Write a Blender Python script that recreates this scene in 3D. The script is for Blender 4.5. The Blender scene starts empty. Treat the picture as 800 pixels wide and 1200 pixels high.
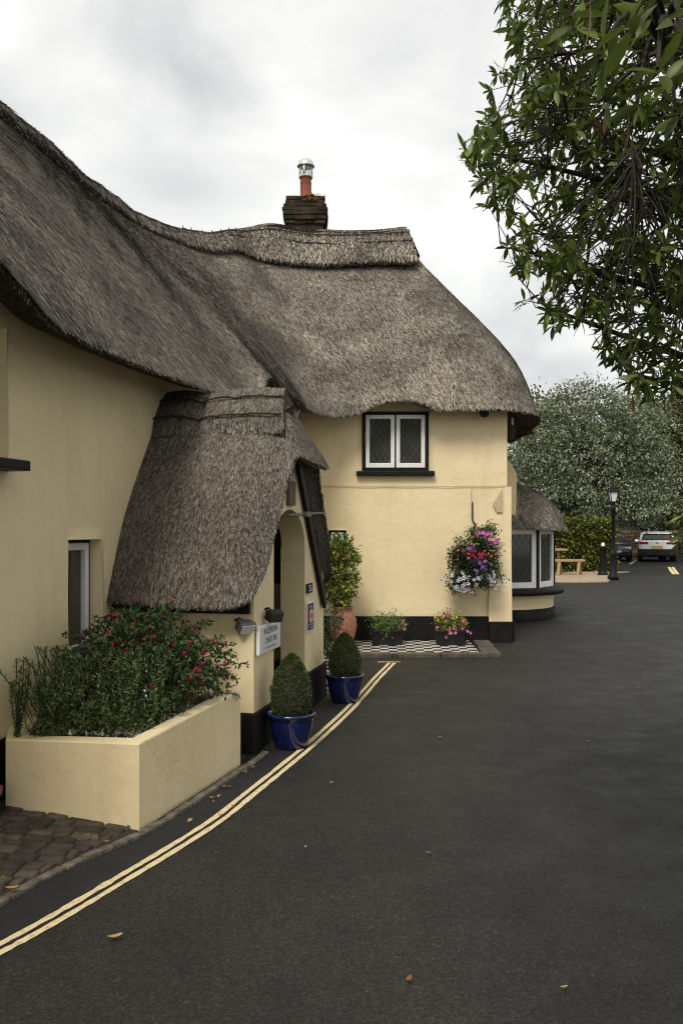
import bpy, math, random
import numpy as np
from mathutils import Vector
random.seed(7); rng = np.random.default_rng(11)
C = bpy.context.scene.collection
PI = math.pi
V = np.array

# ------------------------------------------------------------------ measuring helpers
HZ, FPX, CAMH = 620.0, 1040.0, 2.2
_gy = V([-50, 8, 12, 16, 22, 29, 36, 45, 60, 400.]); _gz = V([0, 0, .04, .15, .35, .53, .58, .6, .6, .6])
def g(y): return float(np.interp(y, _gy, _gz))
def at(u, v, Y): return V([(u-400)/FPX*Y, Y, CAMH+(HZ-v)/FPX*Y])
def G(u, v, dz=0.0):
    lo, hi = 2.0, 120.0
    for _ in range(60):
        m = (lo+hi)/2
        if CAMH+(HZ-v)/FPX*m > g(m): lo = m
        else: hi = m
    return V([(u-400)/FPX*lo, lo, g(lo)+dz])
# frame of the long left wall: s along it (away), o out of it (towards the road)
P0 = V([-2.75, 7.2, 0]); WD = V([.216, .976, 0]); WN = V([.976, -.216, 0]); ZU = V([0, 0, 1.])
def F(s, o, z): return P0 + s*WD + o*WN + z*ZU
def sn(p, f=1.0, ph=0.0):
    p = np.asarray(p)*f; x, y, z = p[..., 0], p[..., 1], p[..., 2]
    return (np.sin(x*1.7+y*2.3+ph)+np.sin(y*1.9-z*2.7+ph*1.7)+np.sin(z*2.1+x*2.9-ph*.6)+.5*np.sin(x*5.1-z*4.3+y*3.7+ph))/3.5
def nrm(a): a = np.asarray(a, float); return a/np.maximum(np.linalg.norm(a, axis=-1, keepdims=True), 1e-9)

# ------------------------------------------------------------------ materials
def mat(name, col, rough=.8, col2=None, nscale=4, detail=6, bump=0., bscale=40, metal=0., spec=.3, stretch=None, rand=None, coat=0., trans=0., ramp=(.35, .65)):
    m = bpy.data.materials.new(name); m.use_nodes = True
    nt = m.node_tree; b = nt.nodes['Principled BSDF']; N = nt.nodes.new; L = nt.links.new
    b.inputs['Roughness'].default_value = rough; b.inputs['Metallic'].default_value = metal
    b.inputs['Specular IOR Level'].default_value = spec; b.inputs['Coat Weight'].default_value = coat
    b.inputs['Base Color'].default_value = (*col, 1)
    tc = N('ShaderNodeTexCoord'); vec = tc.outputs['Object']
    if stretch:
        mp = N('ShaderNodeMapping'); mp.inputs['Scale'].default_value = stretch; L(vec, mp.inputs['Vector']); vec = mp.outputs['Vector']
    out = None
    if col2 is not None:
        n = N('ShaderNodeTexNoise'); n.inputs['Scale'].default_value = nscale; n.inputs['Detail'].default_value = detail; n.inputs['Roughness'].default_value = .62
        L(vec, n.inputs['Vector'])
        r = N('ShaderNodeValToRGB'); r.color_ramp.elements[0].position = ramp[0]; r.color_ramp.elements[1].position = ramp[1]
        r.color_ramp.elements[0].color = (*col, 1); r.color_ramp.elements[1].color = (*col2, 1)
        L(n.outputs['Fac'], r.inputs['Fac']); out = r.outputs['Color']
    if rand is not None:       # list of colours picked per separate leaf / straw
        ge = N('ShaderNodeNewGeometry'); r = N('ShaderNodeValToRGB'); els = r.color_ramp.elements
        for i, c in enumerate(rand):
            e = els[i] if i < 2 else els.new(i/(len(rand)-1))
            e.position = i/(len(rand)-1); e.color = (*c, 1)
        L(ge.outputs['Random Per Island'], r.inputs['Fac'])
        if out is not None:
            mx = N('ShaderNodeMixRGB'); mx.blend_type = 'MULTIPLY'; mx.inputs['Fac'].default_value = 1
            L(r.outputs['Color'], mx.inputs['Color1']); L(out, mx.inputs['Color2']); out = mx.outputs['Color']
        else: out = r.outputs['Color']
    if out is not None: L(out, b.inputs['Base Color'])
    if bump:
        n2 = N('ShaderNodeTexNoise'); n2.inputs['Scale'].default_value = bscale; n2.inputs['Detail'].default_value = 5; L(vec, n2.inputs['Vector'])
        bp = N('ShaderNodeBump'); bp.inputs['Strength'].default_value = bump; bp.inputs['Distance'].default_value = .02
        L(n2.outputs['Fac'], bp.inputs['Height']); L(bp.outputs['Normal'], b.inputs['Normal'])
    if trans:                  # leaves let some light through
        t = N('ShaderNodeBsdfTranslucent'); ms = N('ShaderNodeMixShader'); ms.inputs['Fac'].default_value = trans
        if out is not None: L(out, t.inputs['Color'])
        else: t.inputs['Color'].default_value = (*col, 1)
        o = nt.nodes['Material Output']; L(b.outputs['BSDF'], ms.inputs[1]); L(t.outputs['BSDF'], ms.inputs[2]); L(ms.outputs['Shader'], o.inputs['Surface'])
    return m

def plaster_mat():
    m = mat('cream_plaster', (.83, .69, .425), .85, (.80, .655, .395), 1.6, 8, .0)
    nt = m.node_tree; b = nt.nodes['Principled BSDF']; N = nt.nodes.new; L = nt.links.new
    tc = N('ShaderNodeTexCoord')
    def noise(s, d=5, r=.6, vec=None):
        n = N('ShaderNodeTexNoise'); n.inputs['Scale'].default_value = s; n.inputs['Detail'].default_value = d; n.inputs['Roughness'].default_value = r
        L(vec or tc.outputs['Object'], n.inputs['Vector']); return n.outputs['Fac']
    def ramp(src, a, b_, ca, cb):
        r = N('ShaderNodeValToRGB'); e = r.color_ramp.elements; e[0].position = a; e[1].position = b_; e[0].color = (*ca, 1); e[1].color = (*cb, 1); L(src, r.inputs['Fac']); return r.outputs['Color']
    src = b.inputs['Base Color'].links[0].from_socket
    # grey-brown weather stains, running down
    mp = N('ShaderNodeMapping'); mp.inputs['Scale'].default_value = (1.6, 1.6, .45); L(tc.outputs['Object'], mp.inputs['Vector'])
    st = ramp(noise(1.3, 9, .68, mp.outputs['Vector']), .5, .78, (0, 0, 0), (.28, .28, .28))
    mx = N('ShaderNodeMixRGB'); mx.inputs['Color2'].default_value = (.36, .28, .15, 1); L(st, mx.inputs['Fac']); L(src, mx.inputs['Color1'])
    # hairline cracks
    vo = N('ShaderNodeTexVoronoi'); vo.feature = 'DISTANCE_TO_EDGE'; vo.inputs['Scale'].default_value = .55
    nn = N('ShaderNodeTexNoise'); nn.inputs['Scale'].default_value = 3; nn.inputs['Detail'].default_value = 6; L(tc.outputs['Object'], nn.inputs['Vector'])
    ad = N('ShaderNodeMixRGB'); ad.blend_type = 'ADD'; ad.inputs['Fac'].default_value = .55; L(tc.outputs['Object'], ad.inputs['Color1']); L(nn.outputs['Color'], ad.inputs['Color2']); L(ad.outputs['Color'], vo.inputs['Vector'])
    cr = ramp(vo.outputs['Distance'], .0, .006, (1, 1, 1), (0, 0, 0))
    msk = ramp(noise(.9, 3), .5, .62, (0, 0, 0), (1, 1, 1))
    mu = N('ShaderNodeMixRGB'); mu.blend_type = 'MULTIPLY'; mu.inputs['Fac'].default_value = 1; L(cr, mu.inputs['Color1']); L(msk, mu.inputs['Color2'])
    sc = N('ShaderNodeMath'); sc.operation = 'MULTIPLY'; sc.inputs[1].default_value = .14; L(mu.outputs['Color'], sc.inputs[0])
    m2 = N('ShaderNodeMixRGB'); m2.inputs['Color2'].default_value = (.25, .18, .09, 1); L(sc.outputs[0], m2.inputs['Fac']); L(mx.outputs['Color'], m2.inputs['Color1'])
    L(m2.outputs['Color'], b.inputs['Base Color'])
    b1 = N('ShaderNodeBump'); b1.inputs['Strength'].default_value = .22; b1.inputs['Distance'].default_value = .06; L(noise(4.5, 5, .55), b1.inputs['Height'])
    b2 = N('ShaderNodeBump'); b2.inputs['Strength'].default_value = .25; b2.inputs['Distance'].default_value = .006; L(noise(70, 4), b2.inputs['Height'])
    L(b1.outputs['Normal'], b2.inputs['Normal'])
    b3 = N('ShaderNodeBump'); b3.invert = True; b3.inputs['Strength'].default_value = .3; b3.inputs['Distance'].default_value = .01; L(mu.outputs['Color'], b3.inputs['Height']); L(b2.outputs['Normal'], b3.inputs['Normal'])
    L(b3.outputs['Normal'], b.inputs['Normal'])
    return m

def asphalt_mat():
    m = bpy.data.materials.new('asphalt'); m.use_nodes = True
    nt = m.node_tree; b = nt.nodes['Principled BSDF']; N = nt.nodes.new; L = nt.links.new
    tc = N('ShaderNodeTexCoord'); P = tc.outputs['Object']
    def noise(s, d=5, r=.6):
        n = N('ShaderNodeTexNoise'); n.inputs['Scale'].default_value = s; n.inputs['Detail'].default_value = d; n.inputs['Roughness'].default_value = r; L(P, n.inputs['Vector']); return n.outputs['Fac']
    def ramp(src, *st):
        r = N('ShaderNodeValToRGB'); e = r.color_ramp.elements
        for i, (p, c) in enumerate(st):
            el = e[i] if i < 2 else e.new(p)
            el.position = p; el.color = (*c, 1)
        L(src, r.inputs['Fac']); return r.outputs['Color']
    def mul(a, c, f=1):
        x = N('ShaderNodeMixRGB'); x.blend_type = 'MULTIPLY'; x.inputs['Fac'].default_value = f; L(a, x.inputs['Color1']); L(c, x.inputs['Color2']); return x.outputs['Color']
    v = N('ShaderNodeTexVoronoi'); v.inputs['Scale'].default_value = 75; L(P, v.inputs['Vector'])
    chip = ramp(v.outputs['Color'], (.0, (.45, .45, .45)), (.6, (1.0, .99, .96)), (.9, (1.7, 1.65, 1.5)), (1., (3.2, 3.05, 2.8)))
    base = ramp(noise(.35, 7, .6), (.3, (.0145, .0148, .013)), (.62, (.025, .025, .0215)))
    patch = ramp(noise(1.5, 8, .7), (.35, (.82, .82, .82)), (.7, (1.16, 1.15, 1.12)))
    c = mul(mul(base, patch), chip)
    d = ramp(noise(.8, 10, .72), (.62, (0, 0, 0)), (.8, (.35, .35, .35)))
    mx = N('ShaderNodeMixRGB'); mx.inputs['Color2'].default_value = (.09, .085, .075, 1); L(d, mx.inputs['Fac']); L(c, mx.inputs['Color1'])
    L(mx.outputs['Color'], b.inputs['Base Color'])
    r = ramp(noise(2.2, 6), (.3, (.52, .52, .52)), (.7, (.8, .8, .8))); L(r, b.inputs['Roughness']); b.inputs['Specular IOR Level'].default_value = .3
    bp = N('ShaderNodeBump'); bp.inputs['Strength'].default_value = .55; bp.inputs['Distance'].default_value = .008; L(v.outputs['Distance'], bp.inputs['Height']); bp.invert = True
    bq = N('ShaderNodeBump'); bq.inputs['Strength'].default_value = .2; bq.inputs['Distance'].default_value = .008; L(noise(6, 6), bq.inputs['Height']); L(bp.outputs['Normal'], bq.inputs['Normal'])
    L(bq.outputs['Normal'], b.inputs['Normal'])
    return m

def glass_mat():
    m = mat('dark_glazing', (.035, .037, .03), .06, (.06, .06, .048), 1.3, 3, spec=.5); return m

def masonry_mat(name, c1, c2, mortar, sc, bw, bh, bump=.5):
    m = bpy.data.materials.new(name); m.use_nodes = True
    nt = m.node_tree; b = nt.nodes['Principled BSDF']; N = nt.nodes.new; L = nt.links.new
    tc = N('ShaderNodeTexCoord'); br = N('ShaderNodeTexBrick'); L(tc.outputs['Object'], br.inputs['Vector'])
    br.inputs['Color1'].default_value = (*c1, 1); br.inputs['Color2'].default_value = (*c2, 1); br.inputs['Mortar'].default_value = (*mortar, 1)
    br.inputs['Scale'].default_value = sc; br.inputs['Brick Width'].default_value = bw; br.inputs['Row Height'].default_value = bh; br.inputs['Mortar Size'].default_value = .012
    n = N('ShaderNodeTexNoise'); n.inputs['Scale'].default_value = 7; n.inputs['Detail'].default_value = 6; L(tc.outputs['Object'], n.inputs['Vector'])
    r = N('ShaderNodeValToRGB'); r.color_ramp.elements[0].color = (.6, .6, .6, 1); r.color_ramp.elements[1].color = (1.15, 1.15, 1.15, 1); L(n.outputs['Fac'], r.inputs['Fac'])
    x = N('ShaderNodeMixRGB'); x.blend_type = 'MULTIPLY'; x.inputs['Fac'].default_value = 1; L(br.outputs['Color'], x.inputs['Color1']); L(r.outputs['Color'], x.inputs['Color2']); L(x.outputs['Color'], b.inputs['Base Color'])
    b.inputs['Roughness'].default_value = .85
    bp = N('ShaderNodeBump'); bp.inputs['Strength'].default_value = bump; bp.inputs['Distance'].default_value = .01; bp.invert = True; L(br.outputs['Fac'], bp.inputs['Height']); L(bp.outputs['Normal'], b.inputs['Normal'])
    return m

def checker_mat():
    m = bpy.data.materials.new('chequer_tiles'); m.use_nodes = True
    nt = m.node_tree; b = nt.nodes['Principled BSDF']; N = nt.nodes.new; L = nt.links.new
    tc = N('ShaderNodeTexCoord'); mp = N('ShaderNodeMapping'); mp.inputs['Location'].default_value = (.03, .02, .05); mp.inputs['Rotation'].default_value = (0, 0, math.radians(2)); L(tc.outputs['Object'], mp.inputs['Vector'])
    ch = N('ShaderNodeTexChecker'); ch.inputs['Scale'].default_value = 1/.15; ch.inputs['Color1'].default_value = (.62, .6, .54, 1); ch.inputs['Color2'].default_value = (.02, .02, .02, 1)
    L(mp.outputs['Vector'], ch.inputs['Vector'])
    n = N('ShaderNodeTexNoise'); n.inputs['Scale'].default_value = 9; n.inputs['Detail'].default_value = 6; L(tc.outputs['Object'], n.inputs['Vector'])
    r = N('ShaderNodeValToRGB'); r.color_ramp.elements[0].color = (.55, .5, .42, 1); r.color_ramp.elements[1].color = (1, 1, 1, 1); r.color_ramp.elements[0].position = .3; r.color_ramp.elements[1].position = .55; L(n.outputs['Fac'], r.inputs['Fac'])
    x = N('ShaderNodeMixRGB'); x.blend_type = 'MULTIPLY'; x.inputs['Fac'].default_value = 1; L(ch.outputs['Color'], x.inputs['Color1']); L(r.outputs['Color'], x.inputs['Color2']); L(x.outputs['Color'], b.inputs['Base Color'])
    b.inputs['Roughness'].default_value = .45
    return m

def thatch_mats():
    straw = mat('thatch_straw', (.62, .61, .60), .9, (1.22, 1.19, 1.12), 1.1, 10, rand=[(.04, .034, .028), (.115, .1, .082), (.20, .178, .148), (.30, .27, .228), (.52, .475, .41)], spec=.15, ramp=(.38, .64))
    base = mat('thatch_base', (.034, .028, .022), .95, (.085, .074, .06), 22, 8, .9, 30, spec=.05)
    return base, straw
M = {}
M['plaster'] = plaster_mat(); M['asphalt'] = asphalt_mat(); M['glass'] = glass_mat(); M['checker'] = checker_mat()
M['thatch'], M['straw'] = thatch_mats()
M['porch_thatch'] = mat('porch_thatch_base', (.05, .042, .033), .95, (.11, .093, .074), 22, 8, .9, 30, spec=.05)
M['porch_straw'] = mat('porch_straw', (.68, .68, .68), .9, (1, 1, .98), .9, 9, rand=[(.035, .029, .024), (.095, .08, .064), (.165, .142, .115), (.25, .22, .18), (.42, .375, .315)], spec=.12, ramp=(.38, .66))
M['black'] = mat('black_paint', (.007, .007, .007), .5, (.015, .014, .013), 8, 6, .25, 25, spec=.14)
M['plinth'] = mat('black_plinth', (.006, .006, .006), .7, (.016, .015, .013), 3, 8, .4, 20, spec=.15)
M['white'] = mat('white_paint', (.82, .82, .79), .4, (.74, .73, .69), 6, 6)
M['pane_light'] = mat('sash_grey', (.5, .5, .46), .4)
M['yellow_line'] = mat('yellow_line_paint', (.70, .57, .32), .7, (.22, .185, .115), 22, 10, .2, 60, ramp=(.50, .80))
M['white_line'] = mat('white_line_paint', (.62, .6, .55), .7, (.4, .39, .36), 8, 8)
M['stone'] = mat('edging_stone', (.13, .105, .08), .9, (.055, .047, .038), 6, 9, .7, 30)
M['kerb'] = mat('kerb_stone', (.20, .165, .12), .9, (.07, .06, .048), 9, 9, .6, 40)
M['tar'] = mat('tar_strip', (.013, .014, .015), .75, (.02, .02, .02), 5, 8, .5, 60)
M['cobble'] = mat('cobble_stone', (.085, .07, .055), .85, (.04, .035, .03), 5, 8, .8, 45, rand=[(.7, .68, .64), (1.15, 1.1, 1.04), (1.6, 1.5, 1.38)])
M['earth'] = mat('dark_earth', (.03, .025, .018), .95, (.055, .045, .032), 12, 8, .8, 50)
M['gravel'] = mat('pale_gravel', (.25, .22, .18), .95, rand=[(.07, .06, .05), (.2, .18, .15), (.4, .37, .32)])
M['grass'] = mat('grass_ground', (.035, .055, .018), .95, (.06, .075, .028), 2.5, 8, .8, 30)
M['blue_glaze'] = mat('blue_glaze', (.004, .007, .036), .14, (.009, .017, .085), 4, 5, .08, 18, spec=.5, coat=.35, stretch=(3, 3, .8))
M['terracotta'] = mat('terracotta', (.40, .19, .11), .85, (.27, .13, .085), 5, 8, .3, 30)
M['terra_red'] = mat('red_terracotta', (.27, .085, .048), .8, (.19, .062, .036), 8, 7, .2, 40)
M['metal'] = mat('cowl_metal', (.55, .54, .5), .4, metal=.4)
M['grey_metal'] = mat('grey_metal', (.16, .16, .15), .5, (.09, .09, .085), 6)
M['lamp_glass'] = mat('milky_lamp_glass', (.72, .73, .75), .3)
M['chimney'] = masonry_mat('sooty_brick', (.06, .045, .034), (.035, .029, .024), (.022, .02, .018), 1., .22, .075, .9)
M['soot'] = mat('sooty_brick', (.022, .019, .014), .95, (.055, .047, .033), 5, 9, .7, 40, spec=.1, rand=[(.5, .5, .5), (.9, .87, .8), (1.3, 1.2, 1.05)])
M['lichen'] = mat('lichen', (.30, .16, .02), .95, (.12, .08, .03), 25, 6)
M['patio'] = masonry_mat('patio_brick', (.46, .355, .225), (.36, .27, .17), (.14, .105, .07), 1., .3, .3, .3)
M['wood'] = mat('pale_timber', (.44, .30, .16), .8, (.30, .2, .11), 9, 7, .4, 30, stretch=(1, 6, 6))
M['oldwood'] = mat('weathered_board', (.20, .165, .115), .85, (.13, .105, .075), 12, 7, .3, 30, stretch=(1, 1, .2))
M['bark'] = mat('bark', (.06, .048, .036), .95, (.03, .025, .02), 14, 8, .9, 30)
M['twig'] = mat('dark_twig', (.035, .028, .02), .9)
M['door'] = mat('brown_door', (.05, .027, .014), .5, (.03, .017, .01), 9, 7, stretch=(6, 6, .8))
M['sign_face'] = mat('sign_face', (.66, .67, .64), .45)
M['ink'] = mat('sign_ink', (.02, .02, .022), .6)
M['navy'] = mat('navy_enamel', (.012, .016, .06), .4)
M['red_enamel'] = mat('coral_enamel', (.62, .14, .07), .5)
M['stonewall'] = mat('wall_stone', (.19, .145, .105), .95, rand=[(.32, .29, .26), (.5, .46, .4), (.75, .65, .55), (1.1, 1.0, .88)], col2=(.3, .24, .18), nscale=5, bump=.6)
M['patch'] = mat('shade_tinted_cream', (.46, .375, .215), .9, (.60, .50, .30), 6, 8, .5, 25, stretch=(1, 1, 7))  # cream darkened to paint in the chamfer's shade; the cable shares it
def leafm(n, cols, trans=.25, rough=.5, spec=.35): return mat(n, cols[0], rough, rand=cols, spec=spec, trans=trans)
M['rhodo'] = leafm('rhododendron_leaf', [(.038, .056, .011), (.07, .102, .019), (.122, .165, .03), (.2, .26, .05)], .3, .42, .4)
M['rhodo_old'] = leafm('withered_leaf', [(.14, .065, .02), (.2, .10, .035)], .2)
M['silver'] = leafm('silver_leaf', [(.07, .095, .045), (.14, .175, .095), (.25, .29, .18), (.45, .49, .35)], .15, .6)
M['dark_leaf'] = leafm('dark_leaf', [(.014, .026, .008), (.032, .052, .016), (.06, .085, .026)], .2, .6)
M['olive_leaf'] = leafm('olive_leaf', [(.045, .058, .016), (.09, .1, .03), (.16, .165, .045)], .22, .6)
M['copper_leaf'] = leafm('copper_leaf', [(.03, .012, .012), (.07, .02, .018)], .2, .6)
M['hedge'] = leafm('variegated_leaf', [(.022, .036, .008), (.05, .075, .013), (.12, .145, .02), (.42, .38, .06)], .2)
M['box'] = leafm('box_leaf', [(.035, .065, .013), (.065, .11, .023), (.11, .165, .04)], .2)
M['fuchsia'] = leafm('fuchsia_leaf', [(.018, .044, .013), (.04, .08, .023), (.075, .125, .036)], .22)
M['feather'] = leafm('feathery_leaf', [(.075, .145, .034), (.15, .25, .065), (.25, .36, .11)], .3)
M['spire'] = leafm('spire_leaf', [(.07, .13, .04), (.13, .21, .065), (.2, .29, .1)], .28)
M['lime'] = leafm('lime_leaf', [(.05, .085, .016), (.12, .175, .033), (.25, .29, .06), (.46, .45, .11)], .25)
M['red_fl'] = leafm('crimson_petal', [(.36, .01, .03), (.6, .02, .06)], .2)
M['pink_fl'] = leafm('pink_petal', [(.62, .1, .42), (.75, .25, .55)], .2)
M['coral_fl'] = leafm('coral_petal', [(.7, .12, .1), (.75, .25, .28), (.7, .1, .25)], .2)
M['purple_fl'] = leafm('purple_petal', [(.25, .06, .4), (.42, .18, .58)], .2)
M['white_fl'] = leafm('white_petal', [(.7, .68, .72), (.8, .78, .8)], .2)
M['yellow_fl'] = leafm('yellow_petal', [(.6, .42, .06), (.7, .55, .15)], .2)
M['fallen'] = leafm('fallen_leaf_tan', [(.33, .2, .07), (.42, .29, .11)], .1)
M['fallen_red'] = leafm('fallen_leaf_red', [(.2, .07, .03), (.24, .12, .05)], .1)
M['car_white'] = mat('car_white', (.86, .86, .86), .3, spec=.5, coat=.6)
M['car_grey'] = mat('car_grey', (.05, .055, .06), .22, spec=.5, coat=.7, metal=.3)
M['tyre'] = mat('tyre', (.012, .012, .012), .85)
M['rim'] = mat('alloy', (.35, .35, .36), .35, metal=.7)
M['tail'] = mat('tail_light_red', (.35, .01, .012), .2)
M['plate'] = mat('yellow_plate', (.7, .45, .03), .4)
M['plate_w'] = mat('white_plate', (.7, .7, .68), .4)
M['plastic'] = mat('black_plastic', (.015, .015, .016), .55)

# ------------------------------------------------------------------ mesh builder
def wloc(o):
    v = Vector((0, 0, 0))
    while o is not None: v = v + o.location; o = o.parent
    return v
class MB:
    def __init__(s): s.v = []; s.f = []; s.m = []; s.sm = []; s.n = 0
    def add(s, verts, faces, mi=0, smooth=False):
        verts = np.asarray(verts, float).reshape(-1, 3)
        s.v.append(verts)
        for f in faces: s.f.append([i+s.n for i in f])
        k = len(faces); s.m += [mi]*k; s.sm += [smooth]*k; s.n += len(verts); return s
    def grid(s, P, mi=0, smooth=True, flip=False, close=False):
        P = np.asarray(P); a, b = P.shape[:2]; fs = []
        for i in range(a-(0 if close else 1)):
            for j in range(b-1):
                i2 = (i+1) % a
                q = [i*b+j, i2*b+j, i2*b+j+1, i*b+j+1]; fs.append(q[::-1] if flip else q)
        return s.add(P.reshape(-1, 3), fs, mi, smooth)
    def box(s, c, sx, sy, sz, ax=None, mi=0, bev=0.0):
        ax = np.eye(3) if ax is None else np.asarray(ax); c = np.asarray(c, float)
        import bmesh
        if bev <= 0:
            vs = [c+ax[0]*sx/2*i+ax[1]*sy/2*j+ax[2]*sz/2*k for i in (-1, 1) for j in (-1, 1) for k in (-1, 1)]
            fs = [[0, 1, 3, 2], [4, 6, 7, 5], [0, 4, 5, 1], [2, 3, 7, 6], [0, 2, 6, 4], [1, 5, 7, 3]]
            return s.add(vs, fs, mi)
        bm = bmesh.new(); bmesh.ops.create_cube(bm, size=1)
        for v in bm.verts: v.co = Vector((v.co.x*sx, v.co.y*sy, v.co.z*sz))
        bmesh.ops.bevel(bm, geom=bm.edges[:]+bm.verts[:], offset=bev, segments=2, affect='EDGES', profile=.5)
        vs = [c+ax[0]*v.co.x+ax[1]*v.co.y+ax[2]*v.co.z for v in bm.verts]; bm.verts.index_update()
        fs = [[v.index for v in f.verts] for f in bm.faces]; bm.free()
        return s.add(vs, fs, mi)
    def tube(s, pts, rad, n=8, mi=0, caps=True):
        pts = np.asarray(pts, float); k = len(pts); rad = np.broadcast_to(rad, (k,))
        T = nrm(np.gradient(pts, axis=0)); ref = V([0, 0, 1.]) if abs(T[0][2]) < .9 else V([1., 0, 0])
        rings = []
        for i in range(k):
            a = nrm(np.cross(T[i], ref)); b = np.cross(T[i], a); ref = np.cross(a, T[i]) if i else ref
            th = np.arange(n)*2*PI/n
            rings.append(pts[i]+rad[i]*(np.cos(th)[:, None]*a+np.sin(th)[:, None]*b))
        vs = np.concatenate(rings); fs = []
        for i in range(k-1):
            for j in range(n): fs.append([i*n+j, i*n+(j+1) % n, (i+1)*n+(j+1) % n, (i+1)*n+j])
        s.add(vs, fs, mi, True)
        if caps:
            s.f += [[s.n-len(vs)+j for j in range(n)][::-1], [s.n-n+j for j in range(n)]]; s.m += [mi, mi]; s.sm += [False, False]
        return s
    def lathe(s, prof, c=(0, 0, 0), n=32, mi=0, a0=0, a1=2*PI, smooth=True):
        c = np.asarray(c, float); th = np.linspace(a0, a1, n+1); full = abs(a1-a0-2*PI) < 1e-6
        if full: th = th[:-1]
        P = np.stack([np.stack([c+V([r*math.cos(t), r*math.sin(t), z]) for r, z in prof]) for t in th])
        return s.grid(P, mi, smooth, close=full)
    def prism(s, poly, z0, z1, mi=0):      # poly: list of (x,y) counter-clockwise
        n = len(poly); zs0 = z0 if callable(z0) else (lambda x, y: z0); zs1 = z1 if callable(z1) else (lambda x, y: z1)
        vs = [(x, y, zs0(x, y)) for x, y in poly]+[(x, y, zs1(x, y)) for x, y in poly]
        fs = [list(range(n))[::-1], list(range(n, 2*n))]+[[i, (i+1) % n, n+(i+1) % n, n+i] for i in range(n)]
        return s.add(vs, fs, mi)
    def soup(s, verts, k, mi=0, smooth=False):   # many separate k-gons
        n = len(verts)//k; base = s.n
        s.v.append(verts); s.f += (np.arange(n*k).reshape(n, k)+base).tolist(); s.m += [mi]*n; s.sm += [smooth]*n; s.n += n*k; return s
    def build(s, name, mats, parent=None, bevel=None, sub=0):
        me = bpy.data.meshes.new(name); vs = np.concatenate(s.v) if s.v else np.zeros((0, 3))
        if parent is not None: vs = vs-np.array(wloc(parent))
        me.from_pydata(vs.tolist(), [], s.f)
        for m in (mats if isinstance(mats, (list, tuple)) else [mats]): me.materials.append(m)
        me.polygons.foreach_set('material_index', s.m); me.polygons.foreach_set('use_smooth', s.sm); me.update()
        o = bpy.data.objects.new(name, me); C.objects.link(o); o.parent = parent
        if bevel:
            b = o.modifiers.new('bevel', 'BEVEL'); b.width = bevel; b.segments = 2; b.limit_method = 'ANGLE'
        if sub:
            b = o.modifiers.new('sub', 'SUBSURF'); b.levels = sub; b.render_levels = sub
        return o
def tag(o, label=None, cat=None, group=None, kind=None):
    for k, v in (('label', label), ('category', cat), ('group', group), ('kind', kind)):
        if v: o[k] = v
    return o
def thing(name, label, cat, loc=(0, 0, 0), group=None):
    o = bpy.data.objects.new(name, None); C.objects.link(o); o.location = [float(x) for x in loc]; o.empty_display_size = .2
    return tag(o, label, cat, group)
def copy_tree(o, parent=None):
    kids = [c for c in o.children]; c = o.copy(); C.objects.link(c)
    if parent: c.parent = parent
    for k in kids: copy_tree(k, c)
    return c

# ------------------------------------------------------------------ leaves
def leaves(mb, pos, dirs, length, width, fold=.25, droop=.15, mi=0, shape=6):
    """pos (n,3) leaf bases, dirs (n,3) directions; each leaf a folded blade of six points"""
    n = len(pos); d = nrm(dirs); L = np.broadcast_to(length, (n,))[:, None]; W = np.broadcast_to(width, (n,))[:, None]
    up = nrm(rng.normal(size=(n, 3))*.55+V([0, 0, 1.])); side = nrm(np.cross(d, up)); nn = np.cross(side, d)
    b = pos; t = pos+d*L-nn*L*droop; mid = pos+d*L*.5-nn*L*droop*.25
    l = mid+side*W*.5+nn*W*fold; r = mid-side*W*.5+nn*W*fold
    if shape == 4:
        vs = np.stack([b, r, t, l], 1).reshape(-1, 3); return mb.soup(vs, 4, mi)
    vs = np.stack([b, r, t, mid, l], 1).reshape(-1, 3); k = mb.n
    mb.v.append(vs); a = np.arange(n)[:, None]*5+k
    q = np.concatenate([a+V([0, 1, 2, 3]), a+V([0, 3, 2, 4])]).astype(int); mb.f += q.tolist(); mb.m += [mi]*(2*n); mb.sm += [False]*(2*n); mb.n += 5*n
    return mb
def blades(mb, pos, dirs, length, width, droop=.2, mi=0):
    n = len(pos); d = nrm(dirs); L = np.broadcast_to(length, (n,))[:, None]; W = np.broadcast_to(width, (n,))[:, None]
    up = nrm(rng.normal(size=(n, 3))*.5+V([0, 0, 1.])); side = nrm(np.cross(d, up)); nn = np.cross(side, d); cols = []
    for t, w_ in ((0, .12), (.22, .62), (.5, 1.), (.76, .8), (1, .04)):
        c = pos+d*L*t-nn*L*droop*t*t; cols += [c+side*W*.5*w_+nn*W*.12*w_, c, c-side*W*.5*w_+nn*W*.12*w_]
    vs = np.stack(cols, 1).reshape(-1, 3); a = np.arange(n)[:, None]*15+mb.n; mb.v.append(vs); fs = []
    for k in range(4):
        for j in range(2): fs.append(a+V([3*k+j, 3*k+j+1, 3*k+4+j, 3*k+3+j]))
    q = np.concatenate(fs).astype(int); mb.f += q.tolist(); mb.m += [mi]*len(q); mb.sm += [True]*len(q); mb.n += 15*n
    return mb
def ball(n, hollow=.5):
    d = nrm(rng.normal(size=(n, 3))); r = (hollow**3+(1-hollow**3)*rng.random(n))**(1/3); return d*r[:, None]
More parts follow.
